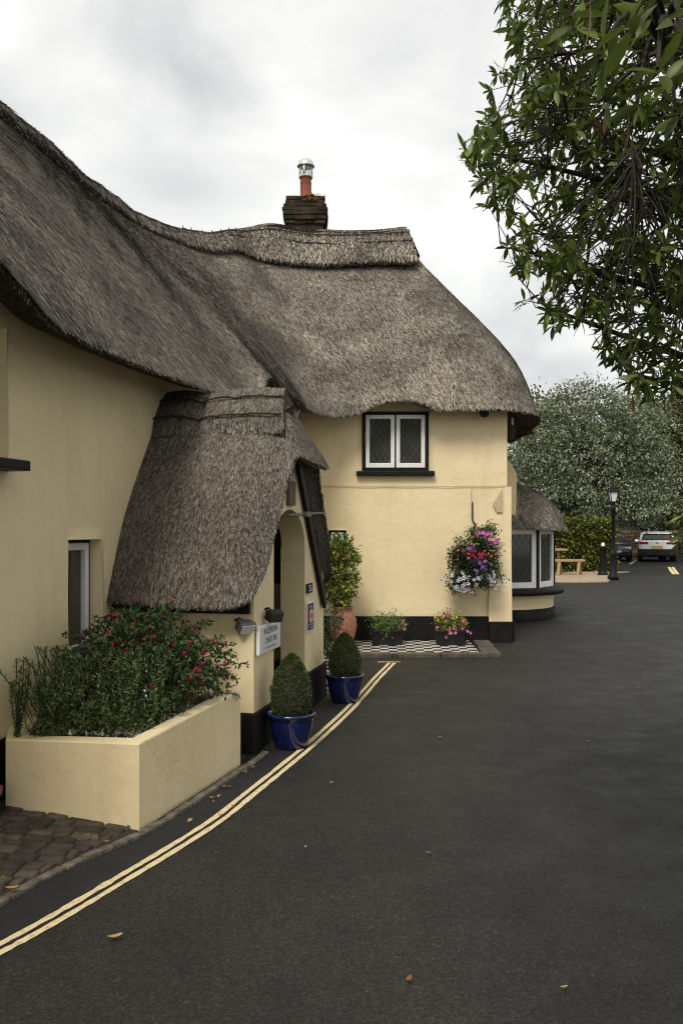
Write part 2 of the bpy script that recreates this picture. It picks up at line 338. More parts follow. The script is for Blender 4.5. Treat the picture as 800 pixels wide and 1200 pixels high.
def flowers(mb, pos, size, petals=5, mi=0, centre=None, face=None):
    for p in pos:
        n = nrm(face+rng.normal(size=3)*.4) if face is not None else nrm(rng.normal(size=3)+V([0, -.6, .3])); a = nrm(np.cross(n, rng.normal(size=3))); b = np.cross(n, a); vs = [p]
        for k in range(petals):
            for w, rr in ((-.42, .8), (0, 1.05), (.42, .8)):
                t = 2*PI*(k+w*.9)/petals; vs.append(p+size*rr*(a*math.cos(t)+b*math.sin(t))+n*size*.25)
        m = len(vs)-1; mb.add(vs, [[0, 1+3*k, 2+3*k, 3+3*k] for k in range(petals)], mi)
        if centre is not None:
            q = p+n*size*.2; mb.add([q+size*.38*(a*math.cos(t)+b*math.sin(t)) for t in np.arange(6)*PI/3], [list(range(6))], centre)
    return mb

# ------------------------------------------------------------------ thatch
def spline(pts, n):
    pts = np.asarray(pts, float); k = len(pts); t = np.linspace(0, k-1, n); i = np.clip(t.astype(int), 0, k-2); f = (t-i)[:, None]
    p0 = pts[np.maximum(i-1, 0)]; p1 = pts[i]; p2 = pts[i+1]; p3 = pts[np.minimum(i+2, k-1)]
    return .5*((2*p1)+(p2-p0)*f+(2*p0-5*p1+4*p2-p3)*f**2+(3*p1-p0-3*p2+p3)*f**3)
def thatch(name, Ec, Rc, bulge, th, nt, nj, nstraw, parent, slen=.16, sw=.013, extra=None, lumps=.03, taupow=1.0, under=True, lift=.022, cut=False, smooth=True, straw_m=None):
    E = spline(Ec, nt); R = spline(Rc, nt); B = spline(np.asarray(bulge, float)[:, None]*V([1, 0, 0]), nt)[:, 0]
    if cut and smooth:
        kw = np.exp(-.5*(np.arange(-18, 19)/8.)**2); kw /= kw.sum(); Es = np.stack([np.convolve(np.pad(E[:, k], 18, mode='edge'), kw, mode='valid') for k in range(3)], 1)
    else: Es = E
    Ed = E-Es; E = Es
    A = np.gradient(E, axis=0); D = E-R; n0 = nrm(np.cross(A, D)); n0[n0[:, 2] < 0] *= -1
    tau = np.linspace(0, 1, nj)**taupow
    P = R[:, None]+D[:, None]*tau[None, :, None]+n0[:, None]*(B[:, None]*np.sin(PI*tau[None, :]**np.clip(1.15+(B[:, None]-.14)*3, 1.15, 2.3)))[..., None]
    P = P+Ed[:, None]*(tau**6)[None, :, None]
    dj = np.gradient(P, axis=1); di = np.gradient(P, axis=0); n = np.cross(di, dj); ln = np.linalg.norm(n, axis=-1)
    n = nrm(n); sgn = np.sign(np.sum(n*n0[:, None], -1)); sgn[sgn == 0] = 1; n *= sgn[..., None]
    bad = ln < 1e-5; n[bad] = np.broadcast_to(n0[:, None], n.shape)[bad]
    P = P+n*(lumps*sn(P, 1.6, 2.)+lumps*.4*sn(P, 5., 1.))[..., None]
    T = nrm(P[:, -1]-P[:, -2]); ne = n[:, -1]; c = P[:, -1]-ne*th/2
    if cut:      # eave trimmed level underneath
        H = nrm(T*V([1, 1, 0])); pe = P[:, -1]; xe = pe-H*(th*1.05+.02)
        rim = np.stack([pe+T*.03-ne*.012, pe+T*.045-ne*.04, pe+T*.02-H*.07-ZU*.012, pe-H*.14, pe-H*th*.8, xe], 1)
        und = np.stack([xe+(P[:, 0]-n[:, 0]*th-xe)*f_ for f_ in np.linspace(.05, 1, 8)], 1)
    else:
        rim = np.stack([c+th/2*(ne*math.cos(a)+T*math.sin(a)*.8) for a in np.linspace(.25, PI-.1, 7)], 1)
        und = (P-n*th)[:, ::-1]
    allP = np.concatenate([P, rim, und], 1)
    mb = MB(); mb.grid(allP, 0, True)
    for i, fl in ((0, False), (nt-1, True)):       # close the two ends
        a = P[i]; b = (P-n*th)[i]; mb.grid(np.stack([a, b]), 0, False)
    nr = 2 if cut else 5; Q = np.concatenate([P, rim[:, :nr]], 1)
    # straws
    a = Q[:-1, :-1]; b = Q[1:, :-1]; d = Q[:-1, 1:]; e = Q[1:, 1:]
    area = .5*np.linalg.norm(np.cross(b-a, d-a), axis=-1)+.5*np.linalg.norm(np.cross(b-e, d-e), axis=-1)
    w = area.copy()
    if extra is not None: w = w*extra((a+e)/2)
    w = w.ravel()/w.sum(); idx = rng.choice(len(w), nstraw, p=w); fi = rng.random(nstraw)[:, None]; fj = rng.random(nstraw)[:, None]
    def flat(x): return x.reshape(-1, 3)[idx]
    p = (flat(a)*(1-fi)+flat(b)*fi)*(1-fj)+(flat(d)*(1-fi)+flat(e)*fi)*fj
    t = nrm((flat(d)-flat(a))*(1-fi)+(flat(e)-flat(b))*fi); nm = nrm(np.cross(flat(b)-flat(a)+1e-6, flat(d)-flat(a)))
    nav = np.concatenate([n, np.repeat(ne[:, None], nr, 1)], 1)[:-1, :-1].reshape(-1, 3)[idx]
    ok = np.abs(np.sum(nm*nav, -1)) > .05; s_ = np.sign(np.sum(nm*nav, -1))[:, None]; s_[s_ == 0] = 1
    rimcell = (idx % (Q.shape[1]-1)) >= nj-1
    nm = np.where(ok[:, None], nm*s_, nav); nm[rimcell] = nrm(np.cross((flat(b)-flat(a))[rimcell], t[rimcell]))
    cen = c[np.minimum(idx//(Q.shape[1]-1), nt-1)]
    fl = np.sum(nm*(p-cen), -1) < 0; nm[rimcell & fl] *= -1
    si = np.cross(t, nm)
    L = (slen*(.5+rng.random(nstraw)))[:, None]; Wd = (sw*(.55+.9*rng.random(nstraw)))[:, None]
    jit = rng.normal(size=(nstraw, 1))*.13
    t2 = nrm(t+si*jit); si = nrm(np.cross(t2, nm))
    L[rimcell] *= .22
    b0 = p+nm*(rng.random((nstraw, 1))*.012-.004); b1 = b0+t2*L+nm*(lift*rng.random((nstraw, 1))**1.5+.003)
    vs = np.stack([b0-si*Wd*.5, b0+si*Wd*.5, b1+si*Wd*.35, b1-si*Wd*.35], 1).reshape(-1, 3)
    mb.soup(vs, 4, 1)
    return mb.build(name, [M['porch_thatch'] if straw_m else M['thatch'], straw_m or M['straw']], parent)

# ------------------------------------------------------------------ walls with openings
def wall(mb, org, d, n, s0, s1, z0, z1, holes=(), disp=.012, step=.18, mi=0):
    org, d, n = V(org, dtype=float), V(d, dtype=float), V(n, dtype=float)
    sb = sorted(set(np.round(np.concatenate([np.arange(s0, s1, step), [s1]]+[[h[0], h[1]] for h in holes]), 4)))
    zb = sorted(set(np.round(np.concatenate([np.arange(z0, z1, step), [z1]]+[[h[2], h[3]] for h in holes]), 4)))
    sb = [x for i, x in enumerate(sb) if i == 0 or x-sb[i-1] > 1e-3]; zb = [x for i, x in enumerate(zb) if i == 0 or x-zb[i-1] > 1e-3]
    P = np.stack([np.stack([org+d*s+ZU*z for z in zb]) for s in sb]); P = P+n*(disp*(sn(P, .9, 1.)+.5*sn(P, 2.7, 3.)))[..., None]
    def inh(i, j):
        if i < 0 or j < 0 or i >= len(sb)-1 or j >= len(zb)-1: return None
        a, b = (sb[i]+sb[i+1])/2, (zb[j]+zb[j+1])/2
        for h in holes:
            if h[0] < a < h[1] and h[2] < b < h[3]: return h
        return False
    vs = list(P.reshape(-1, 3)); nz = len(zb); fs = []; k = lambda i, j: i*nz+j; back = {}
    def bk(i, j, dep):
        if (i, j) not in back: back[(i, j)] = len(vs); vs.append(P[i, j]-n*dep)
        return back[(i, j)]
    rv = []
    for i in range(len(sb)-1):
        for j in range(nz-1):
            h = inh(i, j)
            if h is False: fs.append([k(i, j), k(i+1, j), k(i+1, j+1), k(i, j+1)])
            elif h:
                for (ii, jj), (p, q) in (((i-1, j), ((i, j), (i, j+1))), ((i+1, j), ((i+1, j+1), (i+1, j))), ((i, j-1), ((i+1, j), (i, j))), ((i, j+1), ((i, j+1), (i+1, j+1)))):
                    if inh(ii, jj) is False: rv.append([k(*p), k(*q), bk(*q, h[4]), bk(*p, h[4])])
    mb.add(vs, fs, mi, True); base = mb.n-len(vs)
    for f in rv: mb.f.append([x+base for x in f]); mb.m.append(mi); mb.sm.append(False)
    return mb

# ================================================================== SETTING
def sheet(name, xs, ys, dz, m, kind='structure', parent=None):
    P = np.stack([np.stack([V([x, y, g(y)+dz]) for x in xs]) for y in ys]); o = MB().grid(P, 0, True, flip=True).build(name, m, parent)
    if parent is None: tag(o, kind=kind)
    return o
yy = sorted(set(list(np.arange(-20, 70, 1.0))+[70, 90, 130, 200, 320]))
sheet('ground', [-250, -80, -30, -10, 0, 10, 30, 80, 250], yy, -.012, M['grass'])
road = sheet('road', list(np.arange(-6, 40, 2.)), list(np.arange(-6, 51, 1.)), 0, M['asphalt'])
# double yellow lines along the kerb
cl = [(0, 1112), (-60, 1142), (50, 1085), (100, 1056), (150, 1026), (200, 996), (255, 960.6), (292.5, 930.6), (330, 900.6), (367.5, 869.5), (409, 831), (439, 797.5), (459, 777)]
cl = sorted(cl, key=lambda p: p[0]); cp = spline([G(*p) for p in cl], 90)
def ribbon(name, pts, off, w, parent, m, dz=.004):
    T = nrm(np.gradient(pts, axis=0)*V([1, 1, 0])); Nn = np.stack([-T[:, 1], T[:, 0], 0*T[:, 0]], 1)
    wj = w/2*(1+.12*rng.normal(size=(len(pts), 1)))
    a = pts+Nn*(off-wj); b = pts+Nn*(off+wj); P = np.stack([a, b], 1); P[..., 2] = np.vectorize(g)(P[..., 1])+dz
    return MB().grid(P, 0, False, flip=True).build(name, m, parent)
for off in (-.040, .040): ribbon('yellow_line', cp, off, .047, road, M['yellow_line'])
e = cp[-1]; ribbon('yellow_line', np.stack([e+V([-.22, .06, 0]), e+V([0, .06, 0]), e+V([.14, .06, 0])]), 0, .05, road, M['yellow_line'], .007)
kp = spline([F(-5.6, 1.26, 0), F(-1.79, 1.38, 0), F(-.47, 1.70, 0), F(.5, 1.8, 0), F(1.5, 1.86, 0), F(1.95, 1.84, 0)], 60); ribbon('tar_strip', kp, 0, .40, road, M['tar'], .0025)
ribbon('parking_line', np.stack([G(737, 661.5), G(741, 659), G(745, 656.5)]), 0, .12, road, M['white_line'])
for u in (783, 787.5): ribbon('yellow_line', np.stack([G(u+6, 673), G(u+3, 669), G(u, 664.5)]), 0, .11, road, M['yellow_line'])

# cobbled pavement beside the planter
A_, B_, C_ = F(-.446, 1.41, 0), F(1.426, 1.54, 0), F(-.194, .16, 0)
edge0 = G(-260, 1200); edge1 = G(0, 1062); 
pave = MB(); pave.prism([tuple(F(-5.6, 0, 0)[:2]), tuple(F(-5.6, 1.0, 0)[:2]), tuple(F(-1.79, 1.12, 0)[:2]), tuple(F(-.45, 1.40, 0)[:2]), tuple(F(1.4, 1.5, 0)[:2]), tuple(F(1.84, 1.5, 0)[:2]), tuple(F(1.84, 0, 0)[:2])], -.05, .006, 0)
row = 0; s = -5.4
while s < -.05:
    d_ = random.uniform(.1, .15); o = .02
    omax = float(np.interp(s, [-5.6, -1.79, -.446, 0], [.98, 1.1, 1.36, 1.4]))
    while o < omax-.04:
        w_ = min(random.uniform(.13, .26), omax-o)
        j = lambda a=.012: random.uniform(-a, a)
        q = [(s+j(), o+j()), (s+d_-.018+j(), o+j()), (s+d_-.018+j(), o+w_-.018+j()), (s+j(), o+w_-.018+j())]
        if random.random() < .35: q.insert(2, (s+d_+.004, o+w_*.5+j()))
        cx, cy = sum(a for a, b in q)/len(q), sum(b for a, b in q)/len(q); h = .022+random.uniform(0, .012); ti = random.uniform(-.03, .03)
        k = len(q); vs = [F(a, b, 0) for a, b in q]+[F(cx+(a-cx)*.96, cy+(b-cy)*.96, h-.012) for a, b in q]+[F(cx+(a-cx)*.8, cy+(b-cy)*.82, h+ti*(a-cx)) for a, b in q]
        fs = [[i, (i+1) % k, k+(i+1) % k, k+i] for i in range(k)]+[[k+i, k+(i+1) % k, 2*k+(i+1) % k, 2*k+i] for i in range(k)]+[list(range(2*k, 3*k))]
        pave.add(vs, fs, 1, True); o += w_
    s += d_
tag(pave.build('cobbled_pavement', [M['earth'], M['cobble']]), kind='structure')
# stone edging of the cobbles and of the wall foot
ed = MB()
ep = [F(-5.6, 1.02, 0), F(-1.79, 1.17, 0), F(-.47, 1.47, 0), F(.5, 1.56, 0), F(1.5, 1.63, 0), F(1.9, 1.64, 0)]
pl = spline(ep, 40)
for i in range(39):
    a, b = pl[i], pl[i+1]; t = nrm(b-a); nn = V([t[1], -t[0], 0]); L_ = np.linalg.norm(b-a)
    ed.box((a+b)/2+V([0, 0, .008+random.uniform(-.006, .006)])+nn*random.uniform(-.008, .008), L_*.96, .065, .04, [t, nn, ZU], 0, .008)
tag(ed.build('stone_kerb', M['kerb']), kind='structure')
# chequered tile apron in front of the far front wall, running back beside the porch
gq = lambda x, y: g(y)+.03
def flat_poly(name, poly, m, dz0, dz1, kind='structure'):
    return tag(MB().prism(poly, lambda x, y: g(y)+dz0, lambda x, y: g(y)+dz1).build(name, m), kind=kind)
corner = F(8.97, 0, 0)
flat_poly('tiled_apron', [tuple(F(4.9, 0, 0)[:2]), tuple(F(4.9, 1.55, 0)[:2]), (.02, 12.6), (.12, 14.62), (2.3, 14.68), (2.3, 16.2), (-.7, 16.2)], M['checker'], -.05, .03)
kb = MB()
def stones(pts, w, h, step):
    pts = np.asarray(pts)
    for i in range(len(pts)-1):
        a, b = pts[i], pts[i+1]; L_ = np.linalg.norm(b-a); n_ = max(1, int(L_/step)); t = (b-a)/L_; t[2] = 0; nn = V([t[1], -t[0], 0])
        for k in range(n_):
            c = a+(b-a)*(k+.5)/n_; c = c*V([1, 1, 0])+ZU*(g(c[1])+h/2-.03+random.uniform(-.005, .008))
            kb.box(c+nn*random.uniform(-.01, .01), L_/n_*.97, w*random.uniform(.92, 1.05), h, [t, nn, ZU], 0, .012)
stones([V([-.12, 11.9, 0]), V([.0, 13.2, 0]), V([.06, 14.5, 0])], .2, .09, .5); stones([V([.04, 14.5, 0]), V([2.4, 14.56, 0])], .2, .09, .6); stones([V([2.45, 14.5, 0]), V([2.5, 16.0, 0])], .3, .09, .55)
tag(kb.build('stone_border', M['stone']), kind='structure')
flat_poly('patio', [tuple(G(600, 684)[:2]), tuple(G(712, 682.5)[:2]), tuple(G(722, 672)[:2]), (10.9, 33.6), (2, 34.2)], M['patio'], -.05, .03)

# ================================================================== COTTAGE
cot = thing('thatched_cottage', 'cream painted cottage with wavy grey thatched roof and black plinth', 'cottage', F(0, 0, 0))
EAVE = 4.55
FX0, FX1, FY = -.80, 3.0, 16.1
SD = nrm(V([.12, .99, 0])); SN = V([SD[1], -SD[0], 0])
win_up = (-1.15, .086, 2.76, 3.85, .28); win_low = (1.035, 1.70, .95, 2.10, .19); win_hid = (5.3, 7.2, 3.05, 4.08, .15)
w = MB(); wall(w, P0, WD, WN, -6.0, 9.12, -.1, EAVE, [win_up, win_low, win_hid])
fw = (.37, 1.58, 3.25, 4.33, .06); fw2 = (-.24, .09, 1.25, 2.18, .08)
wall(w, (0, FY, 0), (1, 0, 0), (0, -1, 0), FX0, FX1, -.1, EAVE, [fw, fw2], .01)
wall(w, (FX1, FY, 0), SD, SN, 0, 7.0, -.1, EAVE, [], .01)
# rest of the shell, behind
bl = F(-6, -6.3, 0); bk_ = V([FX1, FY, 0])+SD*7
for a, b in ((F(-6, 0, 0), bl), (bl, F(10, -6.3, 0)), (F(10, -6.3, 0), bk_)):
    w.add([a-ZU*.1, b-ZU*.1, b+ZU*EAVE, a+ZU*EAVE], [[0, 1, 2, 3]])
w.build('wall', M['plaster'], cot)
# swelling foot of the front corner
bt = MB(); xs = np.linspace(2.66, FX1+.075, 5); zs = V([.5, 1.2, 1.9, 2.4, 2.75, 2.97]); ofs = V([.07, .055, .03, .012, .006, .004])
zs = V([.5, .9, 1.3, 1.6, 2.2, 2.97]); xl = [2.66, 2.66, 2.70, 2.84, 2.93, 2.95]
P = np.stack([np.stack([V([xl[k]+(FX1+.075-xl[k])*i/4, FY-.010-ofs[k], zs[k]]) for k in range(6)]) for i, x in enumerate(xs)])
bt.grid(P, 0, True); bt.grid(np.stack([P[0]+V([0, .15, 0]), P[0]]), 0, False); bt.grid(np.stack([P[-1], P[-1]+V([.05, .5, 0])]), 0, False)
bt.add([P[0, 0], P[-1, 0], P[-1, 0]+V([0, .15, 0]), P[0, 0]+V([0, .15, 0])], [[0, 1, 2, 3]])
bt.build('corner_buttress', M['plaster'], cot)
MB().add([at(572.5, 599, FY-.032), at(582, 600.5, FY-.032), at(588.5, 600, FY-.032), at(588.5, 585, FY-.03), at(588.5, 572, FY-.028), at(583, 582, FY-.03), at(577, 591, FY-.031)], [list(range(8))]).build('chamfer_shade_patch', M['patch'], cot)  # shade of the corner chamfer, painted as a darker triangle on the wall
# plinth
pm = MB()
def plinth_strip(a, b, n, z, dep=.03):
    t = nrm(b-a); c = (a+b)/2; L_ = np.linalg.norm(b-a); z0 = -.1
    pm.box(c*V([1, 1, 0])+n*dep/2+ZU*(z+z0)/2, L_, dep+.02, z-z0, [t, n, ZU], 0, .008)
plinth_strip(F(-6, .0, 0), F(1.84, .0, 0), WN, .5); plinth_strip(F(4.75, 0, 0), F(9.0, 0, 0), WN, .6)
plinth_strip(V([FX0+.1, FY, 0]), V([2.655, FY, 0]), V([0, -1., 0]), .62, .035)
plinth_strip(V([2.655, FY, 0]), V([FX1+.085, FY, 0]), V([0, -1., 0]), .53, .10)
plinth_strip(V([FX1+.03, FY+.05, 0]), V([FX1, FY, 0])+SD*6, SN, .53, .1)
pm.build('plinth', M['plinth'], cot)

# --- windows
def window(org, d, n, u0, u1, z0, z1, inset, sashes, frame_m, lead=True, sill=None, fr=.055, parent=cot, sash_m='white', sill_w=.09):
    org, d, n = V(org, dtype=float), V(d, dtype=float), V(n, dtype=float)
    Q = lambda s, z, o: org+d*s+ZU*z+n*o
    m = MB(); dep = .07
    for (a, b, c, e) in ((u0, u0+fr, z0, z1), (u1-fr, u1, z0, z1), (u0+fr, u1-fr, z0, z0+fr), (u0+fr, u1-fr, z1-fr, z1)):
        m.box(Q((a+b)/2, (c+e)/2, -inset), b-a, dep, e-c, [d, n, ZU], 0, .004)
    wd = (u1-u0-2*fr)/sashes
    for k in range(1, sashes): m.box(Q(u0+fr+wd*k, (z0+z1)/2, -inset), .03, dep*.95, z1-z0-2*fr, [d, n, ZU], 0, .003)
    f = m.build('window', frame_m, parent)
    for k in range(sashes):
        a = u0+fr+wd*k+.014; b = a+wd-.028; c = z0+fr+.006; e = z1-fr-.006; sf = .07; q = MB(); o_ = -inset+.018
        for (a2, b2, c2, e2) in ((a, a+sf, c, e), (b-sf, b, c, e), (a+sf, b-sf, c, c+sf*1.2), (a+sf, b-sf, e-sf, e)):
            q.box(Q((a2+b2)/2, (c2+e2)/2, o_), b2-a2, .06, e2-c2, [d, n, ZU], 0, .008)
        q.build('sash', M[sash_m], f)
        q = MB(); a2, b2, c2, e2 = a+sf-.003, b-sf+.003, c+sf*1.2-.003, e-sf+.003; o_ = -inset-.004
        q.add([Q(a2, c2, o_), Q(b2, c2, o_), Q(b2, e2, o_), Q(a2, e2, o_)], [[0, 1, 2, 3]], 0)
        if lead:    # diamond leading inside the glass
            st = .105; sl = 1.6
            for sg in (1, -1):
                x = -3.
                while x < 3.:
                    pts = []
                    for zz in np.linspace(c2, e2, 30):
                        ss = (a2+b2)/2+x+sg*(zz-c2)/sl
                        if a2 <= ss <= b2: pts.append((ss, zz))
                    if len(pts) > 1: q.tube([Q(*pts[0], o_+.003), Q(*pts[-1], o_+.003)], .0035, 4, 1, False)
                    x += st
        q.build('pane', [M['glass'], M['grey_metal']], f)
    if sill:
        q = MB(); q.box(Q((u0+u1)/2, z0-sill_w/2, sill/2-.04), u1-u0+.2, sill+.08, sill_w, [d, n, ZU], 0, .012); q.build('sill', M['black'], f)
    return f
window((0, FY, 0), (1, 0, 0), (0, -1, 0), .37, 1.58, 3.25, 4.33, .02, 2, M['black'], True, .1)
window((0, FY, 0), (1, 0, 0), (0, -1, 0), -.24, .09, 1.25, 2.18, .05, 1, M['black'], False, None, .04)
window(P0, WD, WN, -1.15, .086, 2.76, 3.85, .26, 2, M['black'], False, None)
q = MB(); q.box(F(-.5, .03, 2.715), 1.2, .34, .085, [WD, WN, ZU], 0, .012); q.build('sill', M['black'], cot)
window(P0, WD, WN, 1.035, 1.70, .95, 2.10, .17, 1, M['black'], False, None, .03)
window(P0, WD, WN, 5.3, 7.2, 3.05, 4.08, .1, 3, M['oldwood'], False, None)

# --- main roof
def W3(s, o, z): return F(s, o, z)
Ec = [W3(-6.2, .5, 4.25), W3(-4, .5, 4.3), W3(-2.2, .5, 4.42), W3(-1.2, .5, 4.2), W3(-.6, .5, 4.0), W3(-.2, .5, 3.84), W3(.35, .5, 3.79), W3(1.6, .5, 3.78), W3(3.2, .5, 3.82), W3(4.3, .5, 3.9), W3(4.95, .5, 3.97), W3(5.3, .5, 4.14), W3(5.6, .5, 4.33), W3(6.1, .52, 4.3), W3(6.8, .58, 4.2), V([-.52, 14.7, 4.16]), V([-.2, 15.35, 4.16]), V([.2, 15.6, 4.2]), V([.6, 15.66, 4.4]), V([1.0, 15.68, 4.47]), V([1.4, 15.68, 4.42]), V([1.75, 15.68, 4.3]), V([2.5, 15.68, 4.32]), V([3.1, 15.78, 4.3]), V([3.52, 16.1, 4.26]), V([3.72, 16.7, 4.22]), V([3.85, 17.8, 4.22]), V([4.0, 19.5, 4.25]), V([4.15, 22, 4.3])]
rz = lambda s: float(np.interp(s, [-6, 3, 4.5, 7, 9, 10.3, 11.2], [8.25, 8.1, 7.97, 7.83, 7.93, 8.05, 8.12]))
Ec = [p+V([0, 0, .04]) for p in Ec]
def zr(s, o):
    p = F(s, o, 0); u = 400+p[0]/p[1]*FPX; v = np.interp(u, [-400, 0, 50, 100, 150, 190, 235, 262, 320], [-200, 121, 163, 207, 243, 262, 276, 274, 264])
    return min(8.2, CAMH+(HZ-v)/FPX*p[1]-.13)
RS = [(-6.2, -3), (-4, -3), (-2.2, -3), (-1.2, -3), (-.6, -3), (-.1, -3), (.45, -3), (1.8, -3), (3.6, -3), (5.2, -2.98), (6.6, -2.92), (7.4, -2.85), (8.1, -2.75), (8.8, -2.62), (9.5, -2.42), (10.1, -2.15), (10.55, -1.85)]
Rc = [W3(a_, b_, zr(a_, b_)) for a_, b_ in RS]+[V([-1.95, 18.35, 8.05]), V([-1.45, 18.62, 8.05]), V([-.9, 18.76, 8.05]), V([-.4, 18.8, 8.05]), V([.2, 18.8, 8.05]), V([.95, 18.8, 8.05]), V([1.4, 18.8, 8.05]), V([1.5, 18.82, 8.05]), V([1.52, 18.86, 8.05]), V([1.53, 18.95, 8.05]), V([1.52, 19.1, 8.05]), V([1.5, 19.3, 8.05])]
assert len(Rc) == len(Ec), (len(Rc), len(Ec))
BU = [.16]*7+[.15, .13, .11, .09, .07, .05, .03, .02, .01, .0, .01, .04, .08, .12, .16, .18, .2, .24, .32, .42, .5, .5, .45]; BU = (BU+[.4]*40)[:len(Ec)]
roof = thatch('thatched_roof', Ec, Rc, BU, .26, 260, 36, 520000, cot, .085, .0105, extra=lambda p: 1.0/np.maximum((p[..., 1]-1)/8, .8)**.6, lift=.014, cut=True, lumps=.012)
# back slope
bk = MB(); P = np.stack([np.stack([r_, r_-WN*3.8-ZU*3.8]) for r_ in Rc[:17]]); bk.grid(P, 0, True)
bk.add([V([-3.2, 18.8, 7.7]), V([1.5, 18.9, 8.0]), V([4.1, 22.5, 4.3]), V([-2.2, 23., 4.3])], [[0, 1, 2, 3]]); bk.build('roof_back_slope', M['thatch'], roof)
# ridge caps
cx = [-2.95, -2.4, -1.9, -1.42, -1.0, -.4, .3, .9, 1.57]; ct = [8.22, 8.42, 8.55, 8.66, 8.56, 8.52, 8.55, 8.58, 8.62]
cb = [7.72, 7.66, 7.64, 7.66, 7.68, 7.70, 7.72, 7.74, 7.75]
xt = [min(x, 1.37) if x > 1.4 else x for x in cx]
nE = len(Rc)-8; hh_ = np.interp(np.arange(nE), [0, 10, 13, 16, nE-3, nE-1], [.13, .13, .15, .22, .58, .5]); dd_ = np.interp(np.arange(nE), [0, 10, 15, nE-2, nE-1], [.34, .36, .42, .6, .62])
capR = []; capE = []; capB = []
for i in range(nE):
    h_ = (Ec[i]-Rc[i])*V([1, 1, 0]); h_ = nrm(h_); capR.append(Rc[i]+ZU*hh_[i]-h_*.03); h2 = nrm(h_*(1-np.clip((i-15)/4, 0, 1))+V([0, -1, 0])*np.clip((i-15)/4, 0, 1)); capE.append(Rc[i]+h2*dd_[i]-ZU*(dd_[i]*.70-.07)); capB.append(Rc[i]-h_*.45-ZU*.3)
capR += [V([x, 18.84, z]) for x, z in zip(xt[-3:], ct[-3:])]; capE += [V([x, 18.2, z]) for x, z in zip(cx[-3:], cb[-3:])]; capB += [V([x, 19.45, z]) for x, z in zip(cx[-3:], cb[-3:])]
thatch('ridge_cap', capB, capR, [.03]*len(capR), .13, 80, 5, 5000, roof, .10, .012)
cap = thatch('ridge_cap', capE, capR, [.05]*len(capE), .15, 200, 11, 26000, roof, .10, .012, lift=.016)
lg = MB()
for fr_ in (.25, .52):
    pts = spline([r_+(e_-r_)*fr_+nrm(V([e_[1]-r_[1], -(e_[0]-r_[0]), 0])*0+V([0, -.6, .8]))*.055 for r_, e_ in zip(capR[14:], capE[14:])], 70); lg.tube(pts+rng.normal(size=pts.shape)*.004, .012, 5)
    for p in pts[::3]: lg.tube([p+V([0, -.015, .05]), p+V([0, -.02, -.05])], .01, 4)
lg.build('wire', M['twig'], roof)
# gable-end flare of the cap
eg = MB(); eg.add([V([1.40, 18.86, 8.60]), V([1.60, 18.12, 7.78]), V([1.60, 19.55, 7.78])], [[0, 1, 2]]); eg.build('ridge_cap_end', M['thatch'], roof)

# --- chimney
cc = V([-.775, 19.3, 0]); ch = MB()
for z0, z1, wd_, dd in ((7.4, 8.72, .80, .7), (8.72, 8.80, .86, .76), (8.80, 8.90, .92, .82), (8.90, 9.06, .96, .86), (9.06, 9.14, .92, .82), (9.14, 9.32, .84, .74)):
    ch.box(cc+ZU*(z0+z1)/2, wd_-.03, dd-.03, z1-z0-.002, None, 0)
    nc = max(1, round((z1-z0)/.08)); hc = (z1-z0)/nc
    for c_ in range(nc if z0 > 8 else 0):
        for sx_, sy_, Lw in ((1, 0, wd_), (-1, 0, wd_), (0, 1, dd), (0, -1, dd)):
            nb = 4; off_ = .5*(c_ % 2)
            for b_ in range(nb):
                f_ = -.5+(b_+.5)/nb
                p_ = cc+ZU*(z0+hc*(c_+.5))+(V([f_*wd_, -sx_*(dd/2-.05), 0]) if sx_ else V([sy_*(wd_/2-.05), f_*dd, 0]))+rng.normal(size=3)*.006
                ch.box(p_, (Lw/nb if sx_ else .1)*random.uniform(.93, .99), (.1 if sx_ else Lw/nb)*random.uniform(.93, .99), hc*random.uniform(.82, .93), None, 0, .014)
fl = MB(); 
for k in range(150):
    th_ = rng.random()*6.28; p_ = cc+(V([.14, -.37, 9.325]) if k < 100 else V([.2, -.415, 9.24]))+rng.normal(size=3)*V([.09, .03, .006 if k < 100 else .03]); r_ = random.uniform(.008, .022); ch.add([p_+r_*V([math.cos(a_), math.sin(a_)*.6, .2*math.sin(a_)-.0]) for a_ in np.arange(6)]+[p_+V([0, -r_*.5, r_*.8])], [[k_, (k_+1) % 6, 6] for k_ in range(6)], 1)
chim = ch.build('chimney', [M['soot'], M['lichen']], cot)
cp_ = MB(); cp_.lathe([(.0, 9.3), (.14, 9.3), (.14, 9.36), (.125, 9.38), (.118, 9.8), (.13, 9.82), (.13, 9.86), (.1, 9.86)], cc, 24); cp_.lathe([(.128, 9.70), (.128, 9.715)], cc, 24); cp_.build('chimney_pot', M['terra_red'], chim)
cw = MB(); cw.lathe([(.13, 9.83), (.15, 9.83), (.15, 9.88), (.13, 9.88)], cc, 24)
for k in range(16):
    a = 2*PI*k/16; cw.tube([cc+V([.14*math.cos(a), .14*math.sin(a), 9.87]), cc+V([.148*math.cos(a), .148*math.sin(a), 10.1])], .008, 5)
cw.tube([cc+V([-.03, -.14, 9.86]), cc+V([-.03, -.15, 10.1])], .02, 6)
cw.lathe([(.19, 10.08), (.185, 10.10), (.15, 10.19), (.09, 10.235), (0, 10.25)], cc, 24); cw.lathe([(.19, 10.08), (.1, 10.11), (0, 10.115)], cc, 24); cw.build('cowl', M['metal'], chim)

